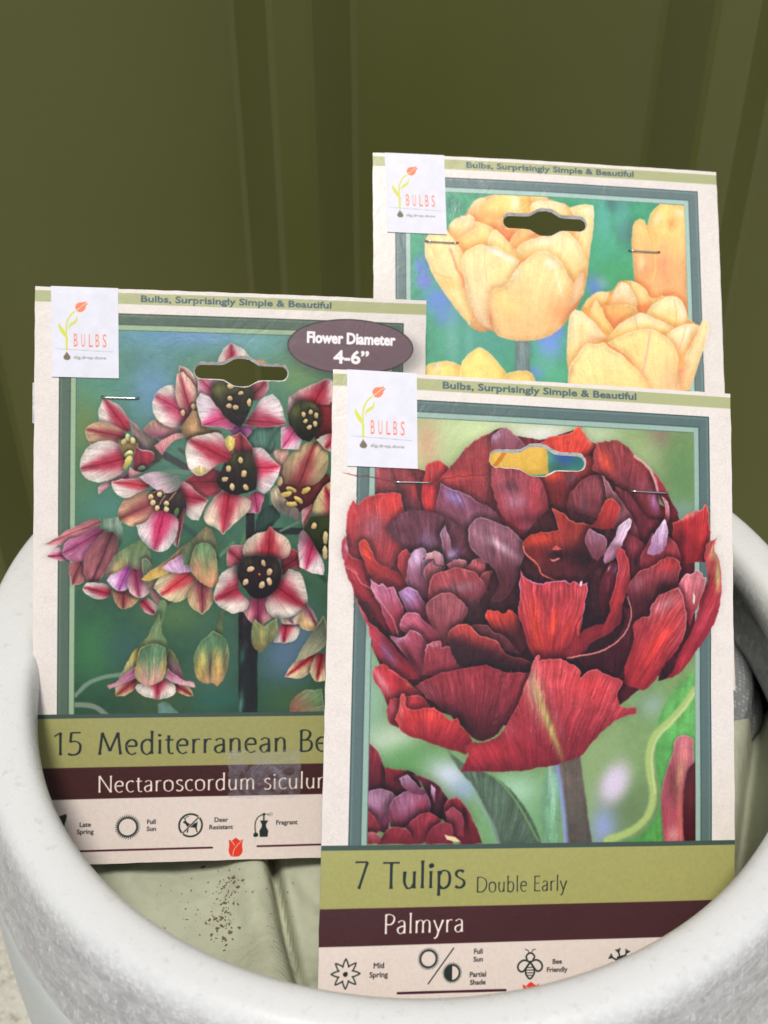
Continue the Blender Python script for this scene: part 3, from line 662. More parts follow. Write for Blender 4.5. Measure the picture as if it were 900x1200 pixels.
    P("120 70 150 66 185 115 203 200 195 330 155 440 140 560 60 640 -40 690 -100 760 -200 800 -260 770 -150 650 -70 600 -20 570 30 572 75 470 72 430 100 350 125 220", (120, 34, 40), (184, 56, 62), rim=(228, 100, 96), st=.16, d=(0, 760, 150, 90), blobs=[(110, 430, 26, 110, 12, (204, 60, 58), .8), (150, 200, 20, 80, 0, (192, 78, 84), .6), (120, 540, 30, 60, 20, (90, 28, 34), .7)])
    P("160 450 220 470 240 560 230 700 180 860 80 940 -60 870 -140 800 20 730 110 680 170 560", (46, 18, 24), (70, 26, 32), sh=.3, st=.16)
    A.L("-210 795 -100 775 0 752 95 705 165 640 205 560 215 480 190 390", 8, (226, 140, 136), soft=1)
    P("188 350 205 300 240 255 290 208 358 192 400 150 470 128 510 135 545 178 525 290 540 330 440 380 380 410 345 500 240 552 222 500 215 430", (62, 24, 28), (140, 58, 64), rim=(224, 106, 100), st=.18, d=(330, 520, 380, 150), blobs=[(460, 180, 80, 40, -10, (196, 54, 50), .85), (430, 330, 80, 44, -20, (44, 18, 22), .95), (250, 300, 50, 60, 20, (160, 92, 100), .7), (300, 430, 60, 60, 0, (58, 24, 30), .8)])
    P("790 0 770 55 805 180 818 300 805 430 765 560 700 680 620 790 545 880 480 930 430 910 480 850 545 740 640 560 670 440 690 360 720 280 705 130 715 55", (136, 34, 44), (170, 50, 58), rim=(206, 84, 96), ra=.6, st=.10, d=(480, 900, 770, 60),
      blobs=[(765, 100, 34, 60, 10, (196, 176, 108), .9), (792, 240, 20, 110, 0, (200, 196, 120), .95), (740, 210, 24, 90, 10, (176, 74, 70), .7), (680, 560, 50, 130, 30, (186, 60, 74), .8), (560, 800, 50, 60, 40, (190, 50, 60), .6)])
    P("532 305 560 262 590 234 612 240 650 218 692 236 698 262 718 262 700 345 650 460 605 580 575 520 550 400", (160, 48, 58), (210, 122, 128), rim=(240, 176, 180), st=.2, d=(600, 560, 650, 230))
    A.F("624 360 640 390 634 440 626 420", (206, 216, 186), soft=1)
    P("238 552 280 530 325 522 345 455 385 395 470 350 530 322 562 400 582 520 570 640 500 770 400 905 300 1000 170 960 175 850 225 710", (150, 40, 46), (184, 72, 76), rim=(232, 150, 150), ra=.7, st=.26, d=(230, 900, 480, 360),
      blobs=[(440, 440, 110, 40, -30, (200, 134, 138), .7), (400, 690, 60, 190, 33, (214, 58, 50), .85), (300, 600, 50, 60, 0, (142, 44, 54), .6), (470, 830, 30, 90, 30, (120, 30, 40), .7)])
    P("480 790 520 740 500 850 450 930 400 940 420 860", (40, 16, 22), (60, 22, 28), sh=.1)
    # lower petals
    A.px(420, 770, T2)
    P("68 80 88 40 118 32 155 60 250 130 320 185 250 240 180 260 140 240 120 180", (150, 36, 46), (192, 50, 56), rim=(236, 120, 130), st=.08, blobs=[(112, 120, 16, 70, -30, (230, 140, 150), .9), (210, 130, 60, 30, 35, (130, 28, 36), .8), (255, 145, 40, 8, 35, (222, 120, 80), .7)])
    P("135 260 150 205 230 188 300 185 345 235 300 260 250 262 190 340 150 320", (130, 30, 40), (176, 46, 52), rim=(230, 130, 140), blobs=[(290, 200, 60, 18, -5, (196, 50, 52), .7), (160, 250, 20, 40, 10, (196, 110, 130), .5)])
    P("268 140 320 108 380 80 430 65 560 45 598 34 640 52 745 76 825 68 790 170 740 260 640 385 580 405 510 350 440 280 350 210", (66, 24, 30), (140, 46, 54), rim=(186, 80, 84), ra=.6, st=.16, d=(560, 400, 560, 60), blobs=[(320, 160, 60, 40, 20, (120, 58, 66), .6), (700, 180, 60, 60, 0, (132, 42, 50), .5), (480, 300, 110, 30, 38, (44, 18, 24), .8)])
    P("178 310 190 250 206 180 218 178 232 245 270 252 345 240 400 268 442 305 470 292 492 330 540 400 512 470 430 440 310 400 220 360", (132, 32, 40), (206, 54, 54), rim=(240, 120, 110), st=.08, d=(330, 430, 330, 250), blobs=[(330, 275, 80, 26, 12, (222, 66, 60), .8), (205, 250, 12, 60, 5, (220, 110, 110), .7)])
    A.px(620, 770, T2)
    P("-328 545 -300 470 -310 440 -290 415 -210 402 -160 380 -78 260 -40 180 10 40 22 5 32 -12 42 -8 38 20 60 15 120 8 170 20 235 62 240 100 290 58 350 75 445 115 415 190 440 238 508 240 508 268 440 290 370 335 300 405 235 475 150 505 0 538 -180 548", (116, 32, 42), (200, 70, 74), rim=(236, 120, 120), ra=.6, st=.16, d=(80, 540, 110, 20),
      blobs=[(-150, 450, 150, 60, -5, (176, 44, 52), .7), (-260, 460, 60, 40, 0, (202, 56, 62), .6), (20, 160, 40, 130, -12, (206, 178, 150), .7), (95, 330, 16, 160, -22, (160, 158, 84), .85), (60, 250, 20, 120, -20, (176, 170, 96), .7), (130, 300, 16, 130, -22, (140, 70, 72), .6), (300, 150, 110, 60, 15, (206, 58, 60), .7), (-40, 330, 60, 120, 30, (150, 44, 52), .5), (-130, 330, 60, 50, 40, (200, 100, 100), .35)])
    rr = np.random.RandomState(4)
    for i in range(150):
        x = rr.uniform(-200, 420); y = rr.uniform(40, 480)
        if y > 480 - abs(x - 80) * .5 or y < 60: continue
        l = rr.uniform(4, 16); a = R(-62 + rr.uniform(-14, 14))
        A.L([(x, y), (x + l * math.cos(a), y + l * math.sin(a))], 2.2, (232, 190, 170), sm=False, alpha=rr.uniform(.15, .5))
    f = A.fm[..., None] * .9        # ink lies a little lighter where the bloom is printed
    A.img = A.img * (1 - f) + 255 * (np.clip(A.img, 0, 255) / 255) ** np.array([.90, .97, .95]) * f
    # tear across the header and white creases: wear on this card
    A.px(400, 480, T)
    A.L("0 412 60 428 110 440 160 438 215 450 270 462 340 476", 6, (96, 30, 36), soft=.7, sm=False, alpha=.8); A.L("605 488 650 470 680 455 730 450 760 438 800 446 850 436 990 432", 6, (100, 30, 34), soft=.7, sm=False, alpha=.8)
    A.L("-50 405 60 420 100 432", 4, (244, 238, 232), soft=.7, sm=False)
    A.px(400, 630, T)
    A.L("-70 160 20 185 90 235 130 300 200 340 240 400 300 480 340 540 370 640", 5, (236, 206, 188), soft=.8, sm=False, alpha=.6)
    A.L("40 180 110 240", 4, (236, 206, 188), soft=.8, sm=False, alpha=.5)
    card_foot(A)
    A.mm(); staple_shadow_holes(A, (24.7, 42.9), (121.6, 42.5))
    pen_text(A, '7', 12.6, 195.2, 9.8, INK, width=5.6); pen_text(A, 'Tulips', 23.2, 195.4, 9.6, INK, width=32.5)
    pen_text(A, 'Double Early', 59.2, 197.3, 5.6, INK, width=36.4, weight=.85)
    pen_text(A, 'Palmyra', 24.0, 211.7, 7.0, (240, 232, 222), width=31.4, weight=.9)
    bulb_icon(A, 10.2, 225.6); small(A, 'Mid', 22.6, 223.9); small(A, 'Spring', 22.6, 227.2)
    sun_icon(A, 41.4, 221.2, 3.0); A.L([(41.5, 230.2), (51, 217.6)], .45, INK, sm=False); sun_icon(A, 50.6, 226.6, 2.8, half=True)
    for i, b_ in enumerate(('Full', 'Sun')): small(A, b_, 60.6, 219.9 + i * 2.9, 1.75)
    A.E(60.6, 224.6, .3, .3, INK, sh=0)
    for i, b_ in enumerate(('Partial', 'Shade')): small(A, b_, 60.6, 228.3 + i * 2.9, 1.75)
    bee_icon(A, 81.0, 225.2); small(A, 'Bee', 91.8, 224.6, 1.75); small(A, 'Friendly', 91.8, 227.6, 1.75)
    frost_icon(A, 117.5, 225.0)
    A.L([(30, 233.2), (71.4, 233.6)], .9, (64, 30, 44), sm=False); A.L([(92, 234.3), (150, 234.3)], .9, (64, 30, 44), sm=False)
    tulip_icon(A, 81.4, 235.4)
    return A

def paint_bells():
    A = card_base(BELLS, frame=(100, 122, 104), frame_light=(150, 176, 140))
    A.clip = PIC; T = 170 / 900; P, G = A.P, A.G
    A.px()
    P("20 320 560 320 560 900 20 900", (40, 72, 50), (92, 138, 118), sh=0, sm=False, st=0, gn=.03)
    for g in ((180, 395, 60, 18, (96, 146, 160), .9), (240, 390, 60, 16, (110, 146, 190), .9), (300, 400, 40, 20, (110, 160, 160), .8), (180, 455, 30, 40, (106, 146, 178), .85), (110, 460, 30, 30, (82, 140, 120), .8),
              (100, 500, 20, 40, (108, 128, 70), .8), (95, 560, 22, 40, (84, 118, 76), .8), (350, 440, 30, 25, (112, 146, 96), .9), (380, 470, 30, 30, (110, 140, 90), .7), (130, 600, 40, 30, (76, 128, 112), .9), (120, 640, 40, 30, (70, 116, 80), .6),
              (110, 760, 30, 40, (60, 120, 66), .9), (150, 760, 34, 28, (56, 92, 84), .8), (210, 720, 40, 26, (86, 116, 70), .8), (190, 810, 40, 30, (74, 90, 54), .8), (250, 780, 28, 50, (74, 112, 96), .8), (290, 745, 22, 60, (66, 96, 78), .6),
              (335, 770, 34, 40, (86, 112, 136), .95), (350, 740, 26, 30, (92, 116, 146), .8), (340, 820, 40, 20, (66, 96, 60), .8), (230, 650, 30, 40, (50, 92, 60), .8), (420, 600, 60, 200, (64, 100, 74), .6), (260, 820, 40, 14, (46, 96, 84), .7)):
        G(g[0], g[1], g[2], g[3], g[4], g[5])
    A.L("88 815 105 800 125 793 150 790", 5, (128, 150, 132), soft=2, alpha=.8); A.L("88 826 110 828 130 842", 6, (138, 148, 130), soft=2, alpha=.8)
    P("186 842 185 825 192 822 205 832 214 842", (112, 150, 136), sh=0, soft=2)
    A.shw_gain = 2.2; A.ruffle = .8; A.vein = .45; A.dirsh = .6; A.sh_gain = 1.2
    CR, PK = (246, 234, 220), (172, 32, 56)
    YL = (222, 200, 150)
    def petal(pts, base, tip, w=46, c=CR, s=PK, rim=(246, 230, 200), **k):
        P(pts, tuple(np.array(c) * .88), c, d=(base[0], base[1], tip[0], tip[1]), stripe=(base[0], base[1], tip[0], tip[1], w, s), rim=rim, rw=1.0, st=.08, shw=3, sh=.5, **k)
    def eyes(L_, c=(240, 196, 140), rx=16, ry=20, ang=0):
        for q in L_: A.E(q[0], q[1], rx, ry, c, ang=q[2] if len(q) > 2 else ang, sh=.5)
    J, Kt, L_, M, N, O = (50, 440), (215, 395), (50, 560), (215, 560), (110, 690), (230, 690)
    tile = lambda o: A.px(o[0], o[1], T)
    # stalks
    tile(M)
    for l, wd, c in (("250 330 330 420", 34, (60, 104, 80)), ("230 480 310 400", 20, (90, 130, 96)), ("400 300 360 420", 26, (84, 120, 84)), ("0 300 80 360", 36, (52, 76, 70)), ("560 330 740 330", 44, (36, 42, 38)), ("500 120 520 330", 60, (48, 74, 60)), ("820 560 880 640", 30, (44, 72, 56)), ("600 330 720 270", 16, (90, 124, 104))):
        A.L(l, wd, c, soft=1.5, sm=False)
    P("385 200 440 200 445 480 390 480", (30, 28, 30), (40, 36, 36), sh=.2); P("480 200 560 160 600 240 520 330 440 360", (44, 66, 58), sh=.2); P("40 430 130 380 210 480 210 560 100 560", (62, 104, 76), sh=0, soft=3)
    tile(O); P("262 120 380 120 380 790 262 790", (32, 38, 34), (30, 26, 28), sm=False, blobs=[(285, 420, 16, 60, 5, (50, 110, 86), .8), (276, 720, 16, 80, 4, (96, 160, 136), .8), (345, 500, 20, 200, 0, (24, 22, 22), .7)])
    tile(J); A.L("730 480 820 530 905 580", 44, (62, 66, 64), soft=1, sm=False); A.L("600 640 760 600 905 600", 30, (96, 124, 104), soft=1.4)
    tile(Kt); A.L("-20 700 40 740 80 850", 30, (70, 84, 78), soft=2); P("380 600 470 560 560 560 560 700 470 760 420 690", (92, 128, 112), (72, 108, 92), sh=.2); A.L("600 560 540 640 510 740", 26, (58, 92, 78), soft=2)
    # K: flower behind on the right, half yellow
    P("560 710 600 695 650 700 650 800 600 880 570 800", (170, 110, 110), (200, 160, 140)); tile(M)
    P("590 60 640 -20 900 -20 910 40 820 160 740 210 640 180", (78, 30, 34), (110, 42, 44)); P("535 80 575 45 640 140 722 215 720 275 640 230 560 180", (110, 100, 100), (206, 190, 150), rim=(232, 216, 180), blobs=[(600, 170, 50, 30, 30, (70, 66, 60), .7)])
    tile(Kt); petal("600 905 620 800 700 695 760 660 812 648 880 695 895 800 850 890 760 925 690 915", (720, 900), (815, 655), 46, c=(196, 174, 130), s=(150, 58, 62), rim=(214, 196, 150))
    tile(M); eyes([(598, 20, 5)], rx=14, ry=30); eyes([(668, 72, 20), (636, 100, -10), (756, 78, -35), (712, 135, 38), (670, 162, 5)], c=(236, 200, 110), rx=34, ry=16)
    # J1 left flower
    tile(J)
    petal("350 735 352 690 430 645 530 600 575 585 545 640 430 675", (560, 600), (355, 735), 14, c=(214, 150, 160), s=(150, 60, 90))
    P("535 262 600 328 700 385 750 470 740 520 640 590 590 615 570 600 600 480 570 400", (84, 88, 74), (168, 132, 128), rim=(224, 190, 190), d=(700, 500, 560, 290), blobs=[(640, 420, 40, 60, -30, (140, 118, 110), .6)])
    petal("380 143 460 180 530 262 545 345 490 350 430 320 352 285 348 220", (530, 345), (385, 148), 44)
    petal("265 330 300 303 380 290 450 310 500 345 512 395 420 430 300 432 275 385", (515, 385), (268, 332), 26, c=(214, 176, 136), s=(150, 52, 62))
    petal("235 583 245 500 300 430 380 405 440 410 490 445 520 490 540 560 470 620 400 655 330 660 270 635", (530, 510), (238, 582), 50)
    P("578 430 605 455 690 480 700 520 630 570 580 612 562 560", (110, 34, 44), (176, 56, 72), rim=(246, 230, 230), ra=1)
    P("540 560 570 590 620 600 560 640 535 635", (190, 130, 140), (222, 170, 160)); A.E(615, 572, 26, 14, (110, 130, 96), ang=-20)
    P("470 400 560 380 600 430 570 470 540 520 500 500", (110, 100, 60), (150, 120, 80), sh=.3); eyes([(505, 408, 40), (530, 386, -15), (560, 404, -20), (535, 486, 60)], c=(244, 222, 150), rx=17, ry=24); A.E(528, 540, 20, 46, (222, 204, 110), ang=25)
    # J2 upper middle
    P("628 330 700 276 800 318 870 338 850 385 720 392 655 368", (150, 90, 110), (196, 150, 130), rim=(220, 190, 140)); P("695 438 780 380 860 362 882 378 800 420 742 492", (200, 120, 130), (222, 160, 150), rim=(240, 200, 180))
    petal("840 -10 850 -60 900 -40 960 40 960 110 880 110 850 60", (940, 120), (860, -40), 30, c=(222, 186, 160), s=(170, 80, 90))
    petal("690 240 685 160 735 85 820 65 890 95 915 200 900 300 810 322 740 300", (900, 240), (705, 130), 60, s=(196, 66, 100))
    P("862 320 900 270 960 250 990 320 960 400 900 400", (150, 106, 70), (206, 166, 116), blobs=[(920, 300, 30, 30, 0, (222, 186, 130), .7)])
    tile(Kt); petal("-40 230 0 218 60 290 95 380 80 470 20 480 -40 400", (40, 460), (-20, 240), 26, c=(220, 180, 160), s=(170, 70, 80)); P("0 560 60 450 100 480 145 560 240 580 230 640 120 620 20 640", (110, 84, 56), (200, 158, 110), blobs=[(60, 560, 40, 50, 0, (214, 166, 120), .8), (180, 600, 40, 20, 0, (60, 66, 40), .9)]); eyes([(-2, 470), (62, 430)], rx=14, ry=16)
    # K3 flower under the hang hole
    petal("215 175 240 90 292 38 370 78 432 145 400 230 250 230", (310, 230), (292, 42), 40); P("400 150 480 142 525 155 480 170", (214, 140, 90), sh=.1)
    petal("85 250 160 250 280 262 250 360 190 420 100 350", (240, 400), (100, 255), 40, c=(214, 160, 176), s=(176, 70, 100)); petal("380 270 450 260 526 265 515 340 470 395 400 390", (400, 390), (520, 268), 40, c=(196, 140, 140), s=(130, 50, 60))
    petal("275 575 330 552 435 558 400 620 345 650", (350, 545), (345, 640), 60, c=(214, 130, 170), s=(120, 50, 110))
    P("185 300 240 270 400 275 430 330 425 420 395 490 355 560 300 540 225 470 185 410", (26, 24, 18), (58, 58, 30), sh=.5, blobs=[(215, 330, 40, 50, 0, (120, 120, 60), .6), (300, 320, 50, 30, 0, (80, 84, 44), .7), (320, 400, 40, 60, 0, (40, 22, 16), .7)])
    petal("80 385 110 348 170 385 215 440 260 500 325 552 300 574 220 560 115 552 95 470", (260, 500), (112, 550), 56, c=(240, 226, 230), s=(206, 66, 116)); petal("368 542 440 455 480 390 552 352 595 400 642 545 560 558 445 558", (420, 520), (638, 540), 56, c=(240, 226, 226), s=(170, 50, 74))
    eyes([(292, 305, 5), (355, 349, -5), (288, 381, 20), (282, 430, 0), (322, 437, 0)], rx=19, ry=14); A.E(407, 408, 14, 24, (240, 196, 140))
    # K4 right
    petal("605 560 655 548 730 640 715 700 605 695", (700, 560), (610, 690), 40, c=(236, 214, 220), s=(196, 70, 120)); P("640 480 652 372 740 345 700 420 680 500", (190, 140, 150), (232, 206, 200), rim=(240, 220, 200))
    P("790 410 960 410 960 700 820 650", (60, 22, 26), (130, 36, 42)); petal("655 372 740 320 820 290 890 262 960 280 960 420 800 415 700 405", (800, 430), (885, 265), 70); petal("820 640 900 600 960 620 960 740 890 700", (960, 600), (880, 690), 40)
    P("648 490 690 410 780 400 850 470 835 580 785 650 740 640 690 590 652 530", (24, 24, 18), (60, 64, 34), blobs=[(690, 460, 40, 40, 0, (104, 112, 60), .7), (780, 420, 50, 20, 0, (96, 110, 60), .6)]); eyes([(742, 482), (787, 467), (822, 487), (757, 520, 60), (816, 540), (781, 558, 60)], rx=14, ry=18)
    # K5/M5 centre flower
    petal("300 615 355 588 400 640 432 705 420 800 330 760 310 680", (380, 800), (355, 592), 46, c=(170, 76, 76), s=(110, 30, 38)); tile(M)
    petal("385 215 395 120 450 80 505 110 468 222", (440, 90), (462, 218), 34, c=(222, 150, 176), s=(170, 56, 96)); petal("0 60 20 10 80 -30 180 -60 250 -20 250 60 150 125 70 90", (260, 20), (10, 30), 70, c=(176, 70, 76), s=(120, 32, 42), rim=(226, 150, 150))
    petal("125 232 160 160 230 90 330 95 420 142 405 200 350 250 300 300 245 352 215 322 140 275", (285, 80), (246, 350), 52, c=(232, 214, 186)); petal("425 -190 490 -180 560 -110 604 -72 580 0 545 60 500 102 460 70 440 -30", (430, -60), (602, -72), 52, c=(240, 228, 226), s=(206, 50, 80))
    P("205 20 240 -60 300 -150 420 -160 455 -30 450 70 330 105 250 80", (20, 18, 14), (54, 54, 28), sh=.5, blobs=[(330, 0, 60, 60, 0, (40, 18, 16), .8), (300, -130, 50, 30, 0, (86, 90, 44), .7)])
    tile(Kt); petal("35 638 130 602 210 594 262 640 300 700 290 760 210 795 110 862 50 832 15 760", (290, 760), (38, 642), 62, rim=(236, 220, 150)); P("250 640 280 610 318 630 310 690 285 705", (206, 190, 90), (226, 206, 120), sh=.1); P("48 830 100 800 170 820 110 862", (206, 186, 120), (226, 208, 150), sh=0)
    eyes([(353, 765, -10), (280, 815), (375, 845, 10), (258, 880, 70)], rx=16, ry=22); tile(M); eyes([(303, 54, 0), (388, 56, -25)], rx=15, ry=23)
    # L6 flower with long stamens
    tile(L_)
    petal("830 25 890 25 960 90 1029 137 965 265 910 245 865 150", (850, 110), (1026, 136), 50)
    P("640 95 760 50 860 80 890 190 850 280 740 240 680 190", (30, 22, 22), (66, 52, 40))
    petal("460 260 478 175 530 115 620 88 690 80 715 160 650 270 560 297", (720, 140), (465, 258), 40, c=(206, 160, 124), s=(134, 62, 62), rim=(226, 200, 140)); petal("880 180 866 300 840 438 803 410 850 255", (870, 190), (832, 430), 14)
    petal("580 292 640 270 700 205 780 215 840 255 832 340 800 412 740 458 680 440 612 382", (760, 200), (694, 448), 58, c=(236, 224, 220), s=(186, 36, 84)); petal("428 22 520 5 650 18 668 58 600 92 520 126 446 85", (665, 52), (432, 25), 26, c=(240, 226, 214), s=(196, 50, 66))
    P("600 -5 700 -40 850 -10 850 60 785 95 720 80 660 40", (110, 120, 110), (204, 176, 186), rim=(226, 206, 196), d=(850, 0, 700, 70)); A.E(832, 213, 14, 26, (96, 120, 60), ang=10)
    for l in ("690 90 760 60", "730 110 800 70", "715 180 760 110", "770 155 830 90"): A.L(l, 6, (206, 150, 130), soft=.6)
    eyes([(672, 117), (727, 102), (685, 156), (711, 186), (768, 161), (768, 193)], c=(242, 208, 150), rx=16, ry=18)
    # L7, L8, L9 drooping bells
    P("320 252 400 250 470 240 495 300 485 420 440 450 380 420 330 330", (74, 90, 70), (130, 156, 132), sh=.3)
    A.clip = None
    petal("25 486 60 450 95 415 130 480 165 522 80 508", (150, 480), (30, 486), 18, c=(232, 190, 204), s=(180, 60, 96)); petal("10 412 80 372 150 330 240 285 320 252 365 272 330 312 240 372 150 402 60 420", (360, 270), (14, 412), 34, c=(216, 148, 150), s=(196, 116, 120), rim=(236, 190, 160))
    petal("120 472 140 402 220 365 330 308 385 322 310 440 255 522 170 512", (370, 330), (124, 470), 30, c=(206, 126, 164), s=(150, 60, 100), rim=(236, 190, 210)); P("150 490 220 470 290 430 260 520 180 520", (206, 120, 150), (190, 106, 160), sh=.1)
    A.clip = None
    petal("160 525 250 520 274 640 240 655 182 666 165 600", (240, 520), (182, 662), 22, c=(190, 120, 116), s=(130, 60, 66), rim=(222, 170, 140)); petal("256 520 262 480 300 425 390 332 440 338 474 400 450 500 400 570 355 640 345 755 300 680 262 600", (430, 350), (310, 640), 26, c=(160, 92, 96), s=(104, 54, 60), rim=(214, 150, 150), blobs=[(430, 380, 40, 70, 20, (92, 96, 76), .8)])
    P("300 650 350 640 347 752 320 730", (206, 130, 140), (220, 160, 160))
    petal("248 690 275 652 340 650 400 665 435 705 400 742 300 742", (430, 720), (255, 680), 24)
    petal("600 770 645 738 700 780 722 800 692 852 632 832", (610, 760), (700, 845), 24)
    petal("425 700 480 690 560 710 600 750 560 795 505 815 465 790", (505, 690), (500, 812), 34, c=(206, 160, 120), s=(130, 50, 54), rim=(226, 190, 130))
    P("395 630 400 570 450 480 530 420 602 385 665 450 680 540 640 700 560 720 470 690", (150, 110, 110), (116, 142, 92), sh=.3, d=(520, 700, 580, 400), blobs=[(470, 560, 30, 80, 35, (214, 190, 110), .8), (560, 480, 60, 50, 0, (104, 132, 92), .8)])
    petal("395 632 430 600 480 575 540 535 545 640 530 690 480 703 425 672", (535, 560), (470, 700), 44, c=(232, 206, 230), s=(180, 80, 160)); petal("545 560 600 570 640 620 665 700 640 735 590 742 535 700", (575, 570), (600, 740), 36, c=(226, 190, 190), s=(150, 50, 84))
    P("617 505 640 495 670 520 685 600 735 780 715 795 660 710 625 620", (170, 120, 120), (100, 124, 92), rim=(206, 170, 150), d=(720, 790, 640, 510))
    P("690 905 700 860 735 770 760 740 800 770 745 860 720 910", (112, 150, 90), (80, 110, 80), sh=.2)
    petal("850 560 950 650 920 750 880 700", (900, 600), (920, 740), 20)
    petal("688 682 720 625 790 590 900 578 950 640 930 700 880 750 820 772 750 745", (920, 590), (730, 728), 40, c=(226, 206, 160), s=(196, 50, 60)); P("612 630 660 585 720 545 780 500 890 408 930 430 880 520 780 590 700 625 650 640", (226, 190, 96), (196, 140, 110), rim=(240, 214, 140))
    P("735 560 800 510 900 460 1000 470 980 560 920 580 830 588", (232, 190, 226), (190, 140, 170), rim=(244, 226, 240)); tile(M)
    petal("25 742 50 680 90 640 150 660 192 740 160 800 120 846 60 812", (115, 640), (118, 840), 34, c=(206, 176, 130), s=(140, 56, 66)); P("0 440 60 380 140 298 180 330 205 420 210 500 120 540 0 540", (96, 130, 90), (130, 118, 84)); P("45 570 50 480 90 410 150 405 195 450 212 560 208 660 178 682 100 640", (222, 158, 116), (106, 140, 96), rim=(226, 190, 130), d=(140, 680, 120, 410), blobs=[(80, 560, 24, 70, 0, (226, 150, 120), .6), (140, 540, 12, 60, 0, (110, 130, 80), .7)])
    # M10 the open star in the middle
    petal("275 440 320 415 372 415 375 480 330 545 272 550", (370, 530), (280, 445), 36, c=(206, 120, 130), s=(140, 44, 60)); petal("600 490 640 490 672 432 732 480 738 575 660 560 620 600", (600, 560), (730, 485), 50, c=(176, 66, 76), s=(110, 28, 40)); petal("368 830 410 770 420 700 515 700 525 800 556 860 500 905 462 935 410 890", (465, 700), (462, 930), 50, c=(222, 160, 160), s=(130, 36, 70))
    petal("366 475 378 405 440 350 508 330 538 297 572 335 640 372 667 435 640 492 560 500 500 480 430 490", (525, 500), (538, 300), 62, c=(236, 218, 190), s=(176, 32, 48))
    petal("190 755 212 650 250 580 320 545 345 615 345 690 412 770 385 820 310 840 250 815", (370, 670), (194, 755), 52); petal("508 790 540 720 590 650 650 565 720 590 755 680 757 800 690 852 600 872 540 848", (570, 670), (755, 800), 56)
    P("335 560 375 490 430 480 500 482 570 495 605 560 600 640 545 720 500 745 430 745 395 700 350 650", (22, 12, 12), (36, 26, 20), sh=.5, blobs=[(400, 520, 40, 30, 0, (60, 60, 34), .6), (560, 560, 30, 50, 0, (66, 56, 36), .5), (470, 600, 50, 40, 0, (52, 16, 18), .8)])
    eyes([(497, 527, -20), (415, 566, 70), (532, 581, 20), (532, 640, -10), (485, 663, 10), (384, 648, 40)], c=(244, 194, 150), rx=15, ry=22); A.E(470, 598, 6, 6, (206, 140, 80), sh=0)
    # M12 far right
    petal("790 210 840 100 900 30 960 30 960 240 850 235", (940, 200), (880, 60), 40, c=(226, 206, 150), s=(176, 40, 60)); petal("728 200 800 160 790 240 745 330", (790, 200), (735, 310), 20, c=(226, 180, 180), s=(196, 110, 120))
    P("745 320 790 235 960 235 960 520 860 480 800 400", (24, 26, 18), (56, 70, 38)); petal("715 372 725 330 745 320 790 380 830 450 872 540 870 602 800 590 718 552", (800, 420), (760, 560), 40, c=(240, 224, 226), s=(190, 50, 96)); eyes([(808, 295, 15)], rx=14, ry=20); eyes([(880, 370, 0), (878, 462, 0)], c=(236, 206, 150), rx=16, ry=44)
    # N bottom bell and buds
    tile(N); A.L("430 90 415 160 395 230", 46, (108, 134, 92), soft=1)
    petal("130 602 200 560 255 560 275 600 190 668 138 668", (260, 570), (140, 660), 24, c=(232, 206, 160), s=(176, 60, 60), rim=(226, 190, 110)); petal("500 590 560 600 600 622 620 665 560 662 508 630", (500, 595), (615, 662), 18, c=(232, 206, 150), s=(166, 50, 56), rim=(226, 190, 110))
    petal("255 612 272 590 330 590 430 560 505 610 500 652 430 682 340 676 280 650", (400, 545), (392, 662), 46)
    P("150 560 200 470 262 370 295 360 290 440 250 510 180 560", (206, 200, 160), (214, 190, 84)); P("80 600 130 580 200 530 270 470 300 520 262 550 170 592 98 622", (226, 160, 170), (176, 96, 140), rim=(240, 200, 190), d=(90, 610, 270, 490)); P("450 380 480 378 520 450 560 560 470 560 445 480", (140, 90, 110), (96, 104, 70), rim=(206, 190, 80)); P("440 548 460 490 500 530 560 570 622 583 630 612 560 600 490 580", (236, 190, 196), (180, 90, 130), rim=(240, 200, 170))
    P("405 150 420 230 432 290 470 380 440 440 290 430 278 360 340 285 378 200", (112, 136, 90), (116, 142, 96), sh=.4, blobs=[(340, 330, 30, 50, 0, (150, 150, 100), .6)])
    P("253 545 262 470 290 372 365 340 445 362 452 450 440 530 418 572 330 600 280 572", (226, 170, 150), (92, 130, 92), rim=(226, 190, 120), d=(345, 600, 350, 390), st=.2, blobs=[(345, 480, 10, 90, 0, (90, 128, 84), .8), (275, 500, 20, 50, 0, (214, 180, 100), .7), (430, 490, 16, 50, 0, (222, 186, 96), .7)])
    P("775 135 808 135 802 210 800 300 742 290 762 220", (112, 130, 80), (76, 90, 66), sh=.2)
    P("690 305 740 262 800 292 832 350 835 450 805 560 765 606 735 582 705 592 655 572 628 520 622 430 648 350", (196, 150, 100), (84, 124, 88), rim=(196, 190, 110), d=(730, 600, 740, 320), blobs=[(665, 470, 22, 90, 8, (214, 200, 96), .9), (770, 470, 22, 90, -3, (222, 186, 100), .9), (722, 470, 10, 110, 0, (70, 62, 54), .85), (812, 450, 12, 90, 0, (96, 84, 60), .8), (705, 565, 20, 20, 0, (206, 170, 140), .7)])
    tile(O); petal("480 330 510 235 560 210 640 220 635 280 600 322 550 336", (560, 210), (540, 330), 34); petal("515 185 600 180 655 140 660 210 600 222 540 215", (560, 150), (600, 215), 20, c=(222, 196, 170), s=(130, 80, 110)); petal("640 215 650 150 680 75 730 150 762 216 720 258 660 245", (680, 110), (740, 220), 22, c=(216, 180, 130), s=(150, 90, 110))
    P("345 240 365 190 420 235 500 178 505 240 485 300 400 396 355 365", (116, 110, 70), (130, 146, 90), rim=(226, 206, 160), blobs=[(410, 280, 16, 70, 0, (206, 190, 110), .7), (460, 250, 20, 60, 30, (110, 120, 84), .7)])
